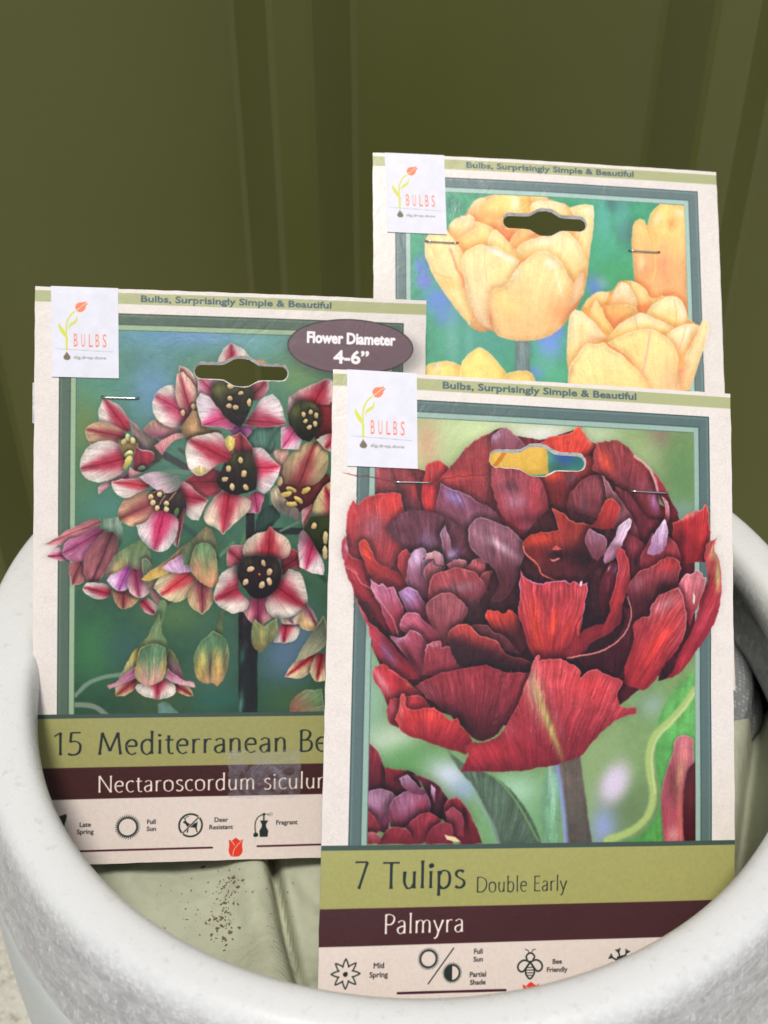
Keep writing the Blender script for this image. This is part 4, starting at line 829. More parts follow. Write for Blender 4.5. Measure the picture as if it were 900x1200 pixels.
    petal("550 542 605 455 680 420 745 395 725 480 690 530 640 556", (740, 400), (560, 540), 20, c=(226, 206, 160), s=(176, 34, 48)); petal("708 515 745 400 800 400 800 570 750 575", (780, 400), (750, 565), 26, c=(226, 200, 160), s=(130, 26, 34)); P("610 455 640 400 700 300 790 165 810 330 740 400 650 440", (190, 186, 150), (74, 84, 70), rim=(206, 200, 160), d=(650, 440, 780, 200))
    P("578 765 590 700 650 640 780 622 800 780 640 778", (160, 110, 90), (110, 140, 96), rim=(206, 190, 160), d=(580, 760, 760, 640))
    # generic continuation behind the front card
    A.px()
    for x, y in ((410, 520), (430, 640), (420, 720), (470, 560)): G(x, y, 16, 14, (196, 110, 120), .8); G(x + 6, y + 8, 6, 6, (60, 50, 36), .8)
    A.clip = None
    card_foot(A, olive=(158, 156, 98), brown=(66, 36, 36)); A.mm()
    # printed roundel with its printed shade
    A.mm(); A.G(134, 24, 29, 12.4, (60, 60, 60), .55, 0, 4)
    t = np.linspace(0, 2 * math.pi, 60, endpoint=False); A.F(np.c_[132.2 + 27.4 * np.cos(t), 21.2 + 11.9 * np.sin(t)], (66, 52, 56)); A.F(np.c_[132.2 + 26.9 * np.cos(t), 21.2 + 11.4 * np.sin(t)], (112, 92, 96))
    sl = (slice(int(9 * K), int(34 * K)), slice(int(103 * K), int(161 * K)))
    A.text('Flower Diameter', 132.4, 19.9, 4.5, (246, 242, 240), width=38, align='CENTER', bold=.28); A.text('4-6”', 132.4, 28.3, 5.2, (246, 242, 240), width=15, align='CENTER', bold=.3)
    staple_shadow_holes(A, (27.9, 45.6), (124.2, 45.5)); pen_text(A, '15', 8.4, 196.8, 9.6, INK, width=12.6); pen_text(A, 'Mediterranean Bells', 26.6, 196.9, 9.4, INK, width=111)
    pen_text(A, 'Nectaroscordum siculum', 26.8, 213.2, 7.2, (240, 228, 214), width=101, weight=.9)
    A.F([(9.5, 223.5), (14, 222.0), (14.4, 223), (13.6, 226), (12.4, 231.5), (11, 231)], INK); small(A, 'Late', 22.0, 227.7, 1.9); small(A, 'Spring', 22.0, 230.8, 1.9)
    sun_icon(A, 39.6, 228.4, 3.9); small(A, 'Full', 49.6, 227.3, 1.9); small(A, 'Sun', 49.6, 230.4, 1.9)
    deer_icon(A, 66.2, 228.4); small(A, 'Deer', 79.3, 227.2, 1.9); small(A, 'Resistant', 79.3, 230.4, 1.9)
    perfume_icon(A, 97.6, 228.2); small(A, 'Fragrant', 107.6, 228.9, 1.9)
    A.L([(18, 238.2), (75.5, 238.4)], .8, (72, 28, 40), sm=False); A.L([(95, 238.3), (148, 238.2)], .8, (72, 28, 40), sm=False)
    tulip_icon(A, 85.6, 238.6, .95)
    return A

def paint_golden():
    A = card_base(GOLDEN, frame=(122, 146, 144), frame_light=(166, 196, 184))
    A.clip = PIC; P, G = A.P, A.G
    A.px(); P("400 160 880 160 880 900 380 900", (84, 164, 128), (76, 162, 122), sh=0, sm=False, st=0, gn=.03); A.shw_gain = 1.7; A.ruffle = .6; A.dirsh = .6; A.mott = .35
    for g in ((520, 240, 26, 12, (70, 130, 112), .8), (560, 225, 20, 8, (60, 150, 100), .6), (495, 312, 9, 12, (112, 132, 216), .95), (500, 300, 8, 20, (96, 150, 150), .6), (497, 330, 10, 9, (124, 130, 216), .9), (514, 352, 18, 16, (106, 140, 214), .95), (524, 372, 14, 12, (112, 140, 216), .9),
              (720, 240, 14, 10, (70, 104, 100), .9), (735, 272, 14, 16, (76, 116, 106), .9), (705, 262, 12, 30, (96, 176, 160), .8), (728, 250, 10, 34, (96, 170, 156), .7), (697, 334, 11, 14, (104, 134, 206), .95), (706, 330, 7, 8, (170, 180, 226), .7), (720, 320, 30, 20, (76, 160, 104), .8), (700, 290, 20, 20, (80, 170, 130), .7),
              (643, 402, 16, 22, (120, 152, 226), .95), (652, 388, 10, 8, (110, 140, 220), .8), (628, 436, 10, 8, (100, 130, 220), .9), (640, 430, 20, 20, (110, 190, 150), .5), (560, 400, 50, 40, (84, 156, 140), .8), (530, 400, 8, 30, (120, 180, 164), .6), (550, 410, 5, 40, (116, 176, 160), .5),
              (665, 535, 18, 12, (50, 80, 170), .95), (680, 540, 12, 16, (40, 110, 110), .8), (655, 550, 14, 10, (50, 96, 100), .8)):
        G(g[0], g[1], g[2], g[3], g[4], g[5], 0, 1.4)
    A.px(490, 360, .2); P("568 190 655 190 655 430 660 700 565 700", (108, 128, 126), (124, 144, 142), sm=False, soft=1.5)
    Y, Yl, Yo, Yp = (250, 214, 130), (255, 232, 168), (242, 170, 112), (250, 222, 168)
    RM = (255, 244, 214)
    def Q(pts, a=Y, b=Yl, **k):
        k.setdefault('rim', RM); k.setdefault('st', .035); k.setdefault('sh', .5); k.setdefault('shw', 6); k.setdefault('tint', (.92, .66, .42)); k.setdefault('fold', .05); k.setdefault('ra', .55); k.setdefault('gn', .04)
        P(pts, a, b, **k)
    A.px(720, 220, 120 / 900)
    Q("150 480 155 380 180 295 215 275 250 285 290 335 310 250 350 185 410 137 500 132 650 138 650 1300 300 1300 190 900 160 700", (238, 176, 116), (252, 216, 130), d=(400, 850, 400, 150), blobs=[(500, 310, 34, 60, 10, (242, 164, 96), .85), (380, 270, 30, 50, 20, (255, 238, 190), .7), (570, 220, 40, 30, 0, (255, 240, 200), .7), (420, 680, 90, 120, 0, (236, 160, 112), .8), (270, 760, 60, 100, 10, (232, 164, 106), .8), (235, 660, 30, 60, 10, (246, 224, 176), .7), (340, 420, 40, 80, -20, (244, 180, 106), .6), (450, 400, 60, 60, 0, (252, 216, 130), .6)])
    A.L("292 340 325 420 350 540 362 700 330 840", 9, (252, 206, 110), soft=2); A.L("285 335 318 430 338 540", 8, (236, 160, 96), soft=2, alpha=.6); A.L("460 260 500 380 560 330", 10, (236, 160, 96), soft=3, alpha=.4)
    # main flower
    T = 170 / 900; A.px(490, 215, T)
    Q("40 420 60 320 150 280 200 290 190 270 240 215 290 200 340 120 400 95 500 60 580 48 650 70 740 65 800 100 900 130 960 160 1080 145 1085 260 1060 430 1040 620 1000 740 900 860 780 960 560 965 480 930 380 880 300 820", Yo, Y)
    Q("285 205 335 125 375 95 415 90 420 130 370 220 330 230", (240, 190, 120), (255, 234, 180), sh=.1)
    Q("345 215 375 150 430 105 500 60 585 48 650 75 660 200 540 210 500 290 430 270 360 240", (250, 196, 112), (255, 226, 140), blobs=[(410, 200, 60, 34, -10, (244, 170, 92), .85), (600, 110, 30, 60, -10, (255, 246, 214), .7), (530, 110, 40, 40, 0, (255, 222, 120), .6)], d=(440, 290, 560, 60))
    Q("630 65 690 72 700 110 670 190 640 200 650 120", (248, 200, 96), (252, 214, 112)); Q("690 110 710 68 755 66 800 92 812 115 720 135", (250, 212, 120), (255, 236, 170)); Q("692 175 705 130 760 113 850 120 930 155 955 210 900 220 720 210", (250, 206, 116), (255, 240, 196))
    Q("470 240 520 198 545 290 600 290 592 340 570 378 520 350 480 300", (242, 140, 92), (250, 196, 120), rim=None)
    Q("190 270 215 232 245 215 260 222 268 197 290 205 310 190 345 215 352 245 340 295 245 345 210 315", (250, 206, 136), (255, 236, 186), blobs=[(240, 300, 30, 30, 0, (250, 196, 110), .6)]); Q("240 345 300 310 345 285 355 238 400 250 468 292 490 390 400 395 290 432 262 390", (250, 198, 112), (255, 226, 150), d=(320, 430, 400, 250))
    Q("458 300 478 290 500 305 560 370 600 405 652 480 600 560 540 640 430 400", (252, 214, 130), (255, 230, 160), rim=(255, 250, 235), ra=.9)
    A.px(600, 215, T); Q("350 155 400 140 460 130 500 138 508 200 500 290 480 430 460 600 440 700 380 700 330 480 430 210 380 200", (250, 206, 140), (255, 232, 166), d=(430, 600, 440, 140), blobs=[(480, 170, 30, 30, 0, (255, 246, 220), .7)])
    Q("0 330 60 290 180 300 90 380 30 420 0 400 -20 370", (246, 178, 104), (252, 204, 130), blobs=[(150, 320, 40, 14, -15, (244, 140, 110), .8)])
    Q("20 410 60 375 130 345 190 335 240 300 330 303 400 365 435 440 458 500 430 560 400 640 300 520 150 470 70 470", (252, 214, 140), (255, 234, 176), ra=.8, d=(260, 560, 280, 310), blobs=[(200, 360, 60, 20, -10, (255, 244, 220), .6), (60, 440, 40, 30, 0, (250, 196, 120), .6)]); A.L("305 320 310 400 290 480", 5, (240, 206, 150), soft=1.5, alpha=.8)
    A.px(490, 215, T)
    Q("40 420 45 360 70 310 110 290 150 280 175 290 205 330 240 380 265 410 290 500 282 640 302 700 335 820 318 885 200 735 120 620 70 520", (250, 212, 140), (254, 230, 164), ra=.8, d=(280, 860, 110, 300), blobs=[(180, 620, 60, 40, 30, (250, 192, 110), .8), (110, 450, 30, 80, -10, (250, 206, 130), .6)])
    A.L("200 410 220 470 245 540 275 590 285 640", 16, (244, 138, 104), soft=3, alpha=.75); A.L("100 550 150 575 210 590", 8, (246, 176, 104), soft=2, alpha=.8); Q("320 890 340 830 380 860 440 890 420 920 380 920", (222, 160, 96), (240, 184, 116), sh=.1)
    Q("270 470 290 430 345 395 400 380 425 392 470 390 550 440 625 480 590 560 540 640 470 660 445 720 440 860 462 905 400 880 340 800 300 680 275 540", (246, 208, 158), (254, 228, 160), ra=.7, d=(400, 880, 440, 390), blobs=[(480, 430, 60, 16, 20, (255, 250, 240), .9), (560, 470, 50, 14, 25, (255, 250, 240), .85), (500, 560, 60, 70, 0, (254, 220, 140), .6)])
    A.L("415 400 412 500 425 600", 5, (232, 190, 150), soft=1.5, alpha=.8)
    Q("440 860 435 760 440 690 470 655 530 645 590 560 660 480 740 430 790 428 840 450 890 500 930 580 975 645 968 740 900 880 800 955 690 975 560 970 490 940 460 900", (246, 196, 130), (254, 226, 156), ra=.8, d=(680, 960, 760, 430), blobs=[(880, 800, 90, 110, 30, (240, 164, 104), .8), (500, 700, 40, 60, 0, (250, 206, 120), .6), (450, 840, 12, 50, -8, (244, 136, 86), .85), (820, 500, 40, 30, 45, (255, 248, 230), .8), (870, 620, 12, 90, -14, (255, 244, 210), .6), (600, 560, 20, 60, 42, (255, 244, 214), .7), (560, 760, 60, 50, 30, (252, 214, 124), .5)])
    Q("962 640 985 580 1025 560 1010 700 930 790 905 860", (242, 180, 120), (250, 208, 160), rim=(250, 190, 150)); 
    # right flower
    A.px(660, 310, .2); T3 = .2
    A.clip = None
    Q("110 250 180 180 300 160 330 100 380 95 470 140 520 200 560 195 630 185 700 230 722 300 800 355 850 345 800 560 730 735 740 1000 100 1000 30 620", Yo, Y)
    Q("365 97 410 100 470 140 518 205 535 245 490 285 430 285 420 210 390 150", (250, 196, 120), (255, 232, 160), blobs=[(475, 245, 44, 28, -10, (242, 140, 84), .9), (430, 150, 30, 30, 0, (255, 236, 160), .6)]); Q("225 200 245 165 285 155 320 110 345 100 345 180 300 230 250 250", (250, 200, 110), (254, 222, 140)); Q("268 235 300 150 345 105 365 112 400 150 430 230 425 275 340 245", (252, 214, 150), (255, 236, 190), blobs=[(340, 210, 50, 30, -20, (244, 186, 130), .6)])
    Q("110 262 130 215 165 182 225 160 265 170 240 225 215 260 190 215 150 270", (250, 204, 120), (255, 228, 160)); Q("510 200 570 195 572 180 600 190 560 230 520 240", (252, 216, 130), (255, 232, 160), sh=.1)
    Q("222 250 330 235 430 262 440 288 350 330 290 390 260 340", (244, 148, 90), (250, 196, 112), d=(300, 370, 330, 240)); Q("155 300 165 250 190 207 215 240 250 320 290 385 275 420 215 372", (250, 204, 120), (255, 226, 150))
    Q("475 295 520 240 560 215 630 183 680 200 712 250 724 300 718 350 655 375 580 330", (252, 212, 130), (255, 236, 180), ra=.9, blobs=[(700, 280, 20, 60, 0, (255, 250, 230), .7), (630, 290, 50, 30, 0, (250, 206, 140), .5)]); A.L("650 210 662 280 658 350", 6, (236, 176, 140), soft=1.5)
    Q("25 600 20 500 25 400 40 300 68 267 110 278 140 305 180 340 220 390 255 432 150 470 80 530 40 640", (252, 214, 140), (255, 236, 186), ra=.9, blobs=[(180, 430, 60, 26, 10, (246, 186, 140), .7), (110, 380, 40, 50, 0, (252, 214, 130), .5)], d=(60, 600, 80, 280)); A.L("50 300 60 420 70 540", 6, (240, 196, 140), soft=2, alpha=.7)
    Q("235 462 280 400 330 350 420 300 450 282 480 292 600 345 660 375 610 415 500 395 400 420", (252, 212, 124), (255, 238, 186), ra=.9); A.L("422 310 436 380", 5, (232, 170, 130), soft=1.2)
    Q("600 415 660 370 725 348 775 352 800 360 745 450 700 560 670 500", (250, 210, 140), (255, 236, 190), ra=.8); A.L("718 360 700 440 680 500", 6, (240, 180, 150), soft=1.5)
    Q("800 360 818 322 845 332 852 370 840 440 800 565 745 735 690 740 668 625 725 590 700 555 760 450", (250, 204, 140), (255, 234, 172), ra=.9, d=(700, 720, 830, 340), blobs=[(690, 620, 30, 60, 0, (244, 160, 120), .8), (750, 430, 16, 70, 30, (246, 170, 96), .7)])
    Q("255 462 330 420 420 390 500 378 545 392 640 462 672 540 670 625 690 760 500 800 450 640 380 540", (250, 204, 142), (255, 228, 152), ra=.8, d=(560, 780, 510, 380), blobs=[(620, 680, 50, 60, 0, (246, 186, 140), .6), (420, 500, 60, 50, 30, (250, 206, 120), .5)]); A.L("512 390 496 500 468 640", 14, (246, 200, 160), soft=2); A.L("506 390 490 500 462 640", 3, (226, 160, 130), soft=1)
    Q("30 660 42 590 75 545 105 495 140 462 190 468 240 460 270 490 330 522 380 570 430 612 480 680 520 760 500 1000 60 1000 35 760", (250, 210, 134), (255, 230, 158), ra=.8, d=(280, 900, 220, 460), blobs=[(50, 620, 16, 60, 15, (246, 176, 120), .7), (330, 520, 50, 12, 35, (255, 246, 220), .8)])
    A.clip = PIC
    # foreground flowers, mostly behind the red tulip card
    A.px(490, 360, .2)
    Q("40 350 90 325 150 314 205 322 270 355 345 395 360 600 40 600", (250, 206, 110), (253, 220, 130), blobs=[(110, 350, 16, 30, 20, (255, 244, 210), .9)]); Q("248 340 275 295 310 262 355 237 400 255 445 295 480 340 525 400 620 900 300 900", (248, 206, 104), (254, 224, 130)); Q("505 405 540 382 600 372 650 376 685 420 740 700 760 850 770 980 400 980 450 700", (232, 188, 84), (252, 214, 120))
    A.px(); A.L("578 549 585 540 592 530", 5, (206, 130, 50), soft=1.5)
    A.F("646 515 705 515 705 600 642 600", (30, 60, 130), alpha=.0)
    A.mm(); card_foot(A)
    A.mm(); staple_shadow_holes(A, (24.2, 41.0), (120.4, 41.0)); pen_text(A, '7', 12.6, 195.2, 9.8, INK, width=5.6); pen_text(A, 'Tulips', 23.2, 195.4, 9.6, INK, width=32.5)
    A.L([(36, 234.3), (71.4, 234.3)], .9, (64, 30, 44), sm=False); A.L([(92, 234.3), (150, 234.3)], .9, (64, 30, 44), sm=False); tulip_icon(A, 81.6, 236.8)
    return A

def paint_tag():
    """the white paper tag with the orange tulip mark, 27.4 x 37.4 mm"""
    A = Art(27.4, 37.4); A.mm(); Kx = 27.4 / 800
    A.img[:] = (219, 219, 227)
    A.img *= (1 + .05 * (fnoise(A.X / 18, A.Y / 18, 4) - .5))[..., None]
    f = lambda s_: (np.array([float(v) for v in s_.split()]).reshape(-1, 2) - (38, 14)) * Kx
    OR, YG = (240, 128, 86), (206, 210, 84)
    A.L(f("218 765 216 640 214 540 222 450 250 380 290 325 325 300"), .62, YG); A.L(f("218 765 218 620"), .85, YG)
    A.F(f("135 440 150 480 180 520 210 570 218 640 205 625 160 575 130 520 122 480"), YG, sm=True); A.F(f("345 350 348 400 330 440 290 470 262 490 250 525 245 480 275 440 320 410"), YG, sm=True)
    A.F(f("325 250 340 210 375 190 420 185 460 172 452 195 480 200 455 225 440 270 410 300 380 308 345 295"), OR, sm=True); A.L(f("335 285 380 255 400 235 440 205 452 195"), .22, (240, 240, 244))
    for ch, x in zip('BULBS', (304, 392, 484, 562, 648)): A.text(ch, (x - 38) * Kx, (730 - 14) * Kx, 158 * Kx, (236, 120, 84), width=44 * Kx, bold=-.02)
    for i in range(62): A.F(np.array([(85 + i * 11.2, 760 + i * .34), (91 + i * 11.2, 760 + i * .34), (91 + i * 11.2, 767 + i * .34), (85 + i * 11.2, 767 + i * .34)]) * Kx - np.array([38, 14]) * Kx, (150, 146, 150), soft=.4)
    A.F(f("218 792 228 812 250 840 262 868 245 892 220 898 195 892 178 868 190 840 208 812"), (112, 100, 76), sm=True)
    A.text('dig.drop.done', (302 - 38) * Kx, (878 - 14) * Kx, 36 * Kx, (116, 108, 104), width=386 * Kx, soft=.45)
    return A

#@@3D
# ------------------------------------------------------------------ setting
PC = Vector((0.0124, 0.3640, 0.0))      # planter axis
RIM_Z = -0.350
GROUND_Z = -0.78
WALL_Y = 0.75

NL = NTAB.tolist()
def vn1(x, y):
    xi = math.floor(x); yi = math.floor(y); fx = x - xi; fy = y - yi
    fx = fx * fx * (3 - 2 * fx); fy = fy * fy * (3 - 2 * fy)
    r0 = NL[yi & 255]; r1 = NL[(yi + 1) & 255]; i = xi & 255; j = (xi + 1) & 255
    return (r0[i] * (1 - fx) + r0[j] * fx) * (1 - fy) + (r1[i] * (1 - fx) + r1[j] * fx) * fy
def fbm(x, y, o=3):
    v = t = 0.0; a = .5
    for i in range(o): v += a * vn1(x * 2 ** i + 17 * i, y * 2 ** i + 31 * i); t += a; a *= .5
    return v / t

# concrete ground
m = NT('concrete', (186, 184, 172), 0.85, 0.3)
n1 = m.noise(6, 6, 0.6); n2 = m.noise(90, 5, 0.7); n3 = m.noise(400, 2, 0.5)
c = m.ramp(n1, [(0.3, (172, 170, 158)), (0.7, (204, 202, 190))])
c = m.mix(m.ramp(n2, [(0.50, 0.0), (0.66, 1.0)]), c, (140, 132, 112))
c = m.mix(m.ramp(n3, [(0.55, 0.0), (0.7, 0.7)]), c, (214, 212, 202))
m.base(c); m.bump(n2, 0.6, 0.002)
bm = bmesh.new()
N = 24
def gco(t): return math.copysign(abs(t) ** 2.2 * 60, t)
V = [[bm.verts.new((gco(i / N * 2 - 1), gco(j / N * 2 - 1), GROUND_Z)) for i in range(N + 1)] for j in range(N + 1)]
for j in range(N):
    for i in range(N): bm.faces.new((V[j][i], V[j][i + 1], V[j + 1][i + 1], V[j + 1][i]))
tag(link_mesh('ground', bm, m.m), kind='structure')

# ribbed metal fence
m = NT('olive_metal', (76, 78, 38), 0.42, 0.45)
n1 = m.noise(3.0, 3, 0.5); n2 = m.noise(900, 2, 0.5)
fb = m.mix(n1, (82, 84, 38), (97, 99, 47))
sc = m.noise(34, 6, 0.8); sp = m.noise(420, 2, 0.5)
fb = m.mix(m.ramp(sc, [(0.62, 0.0), (0.80, 0.16)]), fb, (128, 124, 92)); fb = m.mix(m.ramp(sp, [(0.80, 0.0), (0.84, 0.5)]), fb, (160, 158, 130)); m.base(fb)
m.l.new(m.ramp(n1, [(0.3, 0.36), (0.7, 0.5)]), m.b.inputs['Roughness'])
b0 = m.bump(m.noise(2.2, 2, 0.4, vec=m.mapping((2.4, 1, 0.35))), 0.35, 0.02)
m.bump(n2, 0.10, 0.0004, b0)
fence = empty('metal_fence', (0, WALL_Y, GROUND_Z))
tag(fence, 'dark olive green ribbed metal fence standing behind the white planter', 'fence')
PER, BW, TW, DEP = 0.2615, 0.038, 0.0115, 0.028
def rib_profile(k0, k1):
    """cross-section of a pressed sheet from rib k0 to rib k1: flat pans with small rounded bends"""
    p = []
    for k in range(k0, k1 + 1):
        cx = -0.0555 + k * PER
        for dx, dz in ((-BW - .004, 0), (-BW - .001, 0), (-BW + .003, .0018), (-TW - .002, DEP - .0014), (-TW + .002, DEP), (TW - .002, DEP), (TW + .002, DEP - .0014), (BW - .003, .0018), (BW + .001, 0), (BW + .004, 0)):
            p.append((cx + dx, -dz))
        p.append((cx + PER * .5, 0.0))
    return p[:-1]
def sheet(k0, k1, yo):
    bm = bmesh.new(); pr = rib_profile(k0, k1); zs = np.linspace(0.03, 2.35, 12)
    rows = [[bm.verts.new((x, y + yo, z)) for x, y in pr] for z in zs]
    for a, b in zip(rows[:-1], rows[1:]):
        for i in range(len(pr) - 1): bm.faces.new((a[i], a[i + 1], b[i + 1], b[i]))
    bmesh.ops.recalc_face_normals(bm, faces=bm.faces[:])
    o = link_mesh('panel', bm, m.m, fence, smooth=False)
    return o
sheet(-5, -2, 0.0); sheet(-2, 1, -0.0012); sheet(1, 4, 0.0)
bm = bmesh.new()
for z in (0.25, 1.2, 2.2):
    bmesh.ops.create_cube(bm, size=1, matrix=Matrix.Translation((0, 0.03, z)) @ Matrix.Diagonal((3.0, 0.04, 0.05, 1)))
link_mesh('rail', bm, m.m, fence)

# ------------------------------------------------------------------ planter
planter = empty('planter', (PC.x, PC.y, GROUND_Z))
tag(planter, 'large round white glazed planter with a thick rolled rim, bulb cards standing in it', 'planter')
m = NT('white_glaze', (216, 218, 216), 0.34, 0.5)
ob = m.coord()
big = m.noise(9, 4, 0.6); speck = m.noise(260, 3, 0.7); worn = m.noise(120, 8, 0.75, vec=m.mapping((1, 1, 2.2)), dist=0.6); fine = m.noise(620, 2, 0.5)
geo = m.n.new('ShaderNodeNewGeometry')
z_ = m.sep(m.coord())[2]                                   # metres above the planter's foot
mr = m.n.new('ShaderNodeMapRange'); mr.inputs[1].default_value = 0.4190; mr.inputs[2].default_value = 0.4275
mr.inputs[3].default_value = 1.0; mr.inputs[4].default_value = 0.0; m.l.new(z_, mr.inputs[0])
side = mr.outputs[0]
# worn, scuffed glaze on the flank of the rolled rim: pale flecks, and grey that also paints in the flank's shade
c = m.mix(big, (206, 208, 205), (219, 220, 216))
c = m.mix(m.math('MULTIPLY', m.ramp(speck, [(0.58, 0.0), (0.72, 1.0)]), 0.35), c, (172, 172, 168))
wear_shade = m.math('MULTIPLY', side, m.ramp(worn, [(0.40, 0.25), (0.62, 0.95)]), clamp=True)
c = m.mix(m.math('MULTIPLY', wear_shade, 0.9), c, (160, 158, 159))
fl = m.noise(420, 4, 0.75, vec=m.mapping((1, 1, 0.35)))
c = m.mix(m.math('MULTIPLY', side, m.ramp(fl, [(0.55, 0.0), (0.66, 0.85)]), clamp=True), c, (226, 226, 228))
dirt = m.noise(34, 6, 0.75)
c = m.mix(m.ramp(dirt, [(0.70, 0.0), (0.82, 0.45)]), c, (150, 140, 122))
m.base(c)
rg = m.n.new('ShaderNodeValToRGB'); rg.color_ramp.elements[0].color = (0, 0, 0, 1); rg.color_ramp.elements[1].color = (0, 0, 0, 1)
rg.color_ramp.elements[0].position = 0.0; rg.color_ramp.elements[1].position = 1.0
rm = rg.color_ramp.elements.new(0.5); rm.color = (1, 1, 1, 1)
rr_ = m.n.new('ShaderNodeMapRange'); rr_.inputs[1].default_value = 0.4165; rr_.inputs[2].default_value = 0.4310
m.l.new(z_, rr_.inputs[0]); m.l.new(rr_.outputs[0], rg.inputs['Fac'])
glint_flecks = m.math('MULTIPLY', rg.outputs['Color'], m.ramp(m.noise(380, 5, 0.75), [(0.46, 0.0), (0.60, 0.7)]))  # white flecks paint the ridge's sparkling highlight along with its wear
c = m.mix(glint_flecks, c, (240, 242, 243))
lip = m.n.new('ShaderNodeMapRange'); lip.inputs[1].default_value = 0.3750; lip.inputs[2].default_value = 0.3825; lip.inputs[3].default_value = 1.0; lip.inputs[4].default_value = 0.0
m.l.new(z_, lip.inputs[0])
lw = m.noise(70, 6, 0.7, vec=m.mapping((1, 1, 3.0)))
c = m.mix(m.math('MULTIPLY', lip.outputs[0], m.ramp(lw, [(0.42, 0.0), (0.56, 1.0)])), c, (234, 236, 234))
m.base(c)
m.l.new(m.math('ADD', m.math('MULTIPLY', worn, 0.35), 0.12), m.b.inputs['Roughness'])
b0 = m.bump(m.math('MULTIPLY', m.math('ADD', side, 0.12), worn), 0.4, 0.0012); b0 = m.bump(speck, 0.22, 0.0004, b0); m.bump(m.math('MULTIPLY', m.math('ADD', side, 0.3), fine), 0.3, 0.0003, b0)
M_GLAZE = m.m
m = NT('smooth_glaze', (202, 208, 204), 0.4, 0.5)
n1 = m.noise(12, 4, 0.6); n2 = m.noise(200, 4, 0.7)
m.base(m.mix(m.ramp(n2, [(0.58, 0.0), (0.75, 0.6)]), m.mix(n1, (196, 203, 199), (212, 216, 212)), (170, 172, 168))); m.bump(n2, 0.3, 0.0008)
M_BODY = m.m
m = NT('stained_inner_wall', (96, 84, 70), 0.8, 0.25)
n1 = m.noise(14, 6, 0.7, vec=m.mapping((1, 1, 0.5))); n2 = m.noise(120, 5, 0.7)
c = m.ramp(n1, [(0.32, (52, 44, 36)), (0.52, (92, 80, 66)), (0.72, (150, 142, 128))])
m.base(m.mix(m.ramp(n2, [(0.6, 0.0), (0.75, 0.7)]), c, (178, 172, 160))); m.bump(n2, 0.5, 0.001)
M_INNER = m.m

def lathe(name, prof, mats, seg=200, mat_of=None, wob=0.0):
    bm = bmesh.new(); rings = []
    q = np.array(prof, float)
    q = smooth_poly(q, closed=False, corner=85, sub=3)
    for r0, z0 in q:
        ring_ = []
        for i in range(seg):
            a = 2 * math.pi * i / seg
            da = (a - R(150) + math.pi) % (2 * math.pi) - math.pi; db = (a - R(40) + math.pi) % (2 * math.pi) - math.pi
            bul = 1.55 * math.exp(-(da / .62) ** 2) + .55 * math.exp(-(db / .5) ** 2)     # the hand-made rim is fuller at the back
            r = r0 + .0095 * bul * min(1, max(0, (r0 - .162) / .014)); z = z0 + .004 * bul * (z0 > H - .06)
            rr = r + wob * math.sin(3 * a + 1.0) + wob * 0.6 * math.sin(5 * a + z * 30)
            ring_.append(bm.verts.new((rr * math.cos(a), rr * math.sin(a), z + wob * .8 * math.sin(2 * a + .6))))
        rings.append(ring_)
    for k in range(len(rings) - 1):
        for i in range(seg):
            f = bm.faces.new((rings[k][i], rings[k][(i + 1) % seg], rings[k + 1][(i + 1) % seg], rings[k + 1][i]))
            if mat_of: f.material_index = mat_of(0.5 * (q[k][1] + q[k + 1][1]), k)
    o = link_mesh(name, bm, mats, planter, smooth=True)
    bmf = o.data
    return o
H = -GROUND_Z - 0.3525          # height of the rim plane above the ground
rim_prof = [(.1655, H - .0330), (.1640, H - .0240), (.1648, H - .0190), (.1600, H - .0150), (.1586, H - .0070), (.1598, H - .0002), (.1630, H + .0030), (.1690, H + .0036), (.1752, H + .0020),
            (.1778, H - .0010), (.1794, H - .0070), (.1820, H - .0180), (.1842, H - .0300), (.1856, H - .0400), (.1872, H - .0460), (.1874, H - .0500), (.1858, H - .0520), (.1842, H - .0525), (.1700, H - .0540), (.1655, H - .0500), (.1655, H - .0330)]
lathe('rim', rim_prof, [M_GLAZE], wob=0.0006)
body_prof = [(.1840, H - .0515), (.1868, H - .0580), (.1888, H - .0800), (.1895, H - .1150), (.1880, H - .1600), (.1800, H - .2400), (.1640, H - .3200), (.1450, .06), (.1380, .012), (.1340, .002), (.02, .002)]
lathe('body', body_prof, [M_BODY], wob=0.0006)
inner_prof = [(.1660, H - .0420), (.1745, H - .0480), (.1760, H - .0700), (.1760, H - .1200), (.1700, H - .2000), (.1500, H - .2600), (.02, H - .2650)]
lathe('liner_wall', inner_prof, [M_INNER], wob=0.0004)

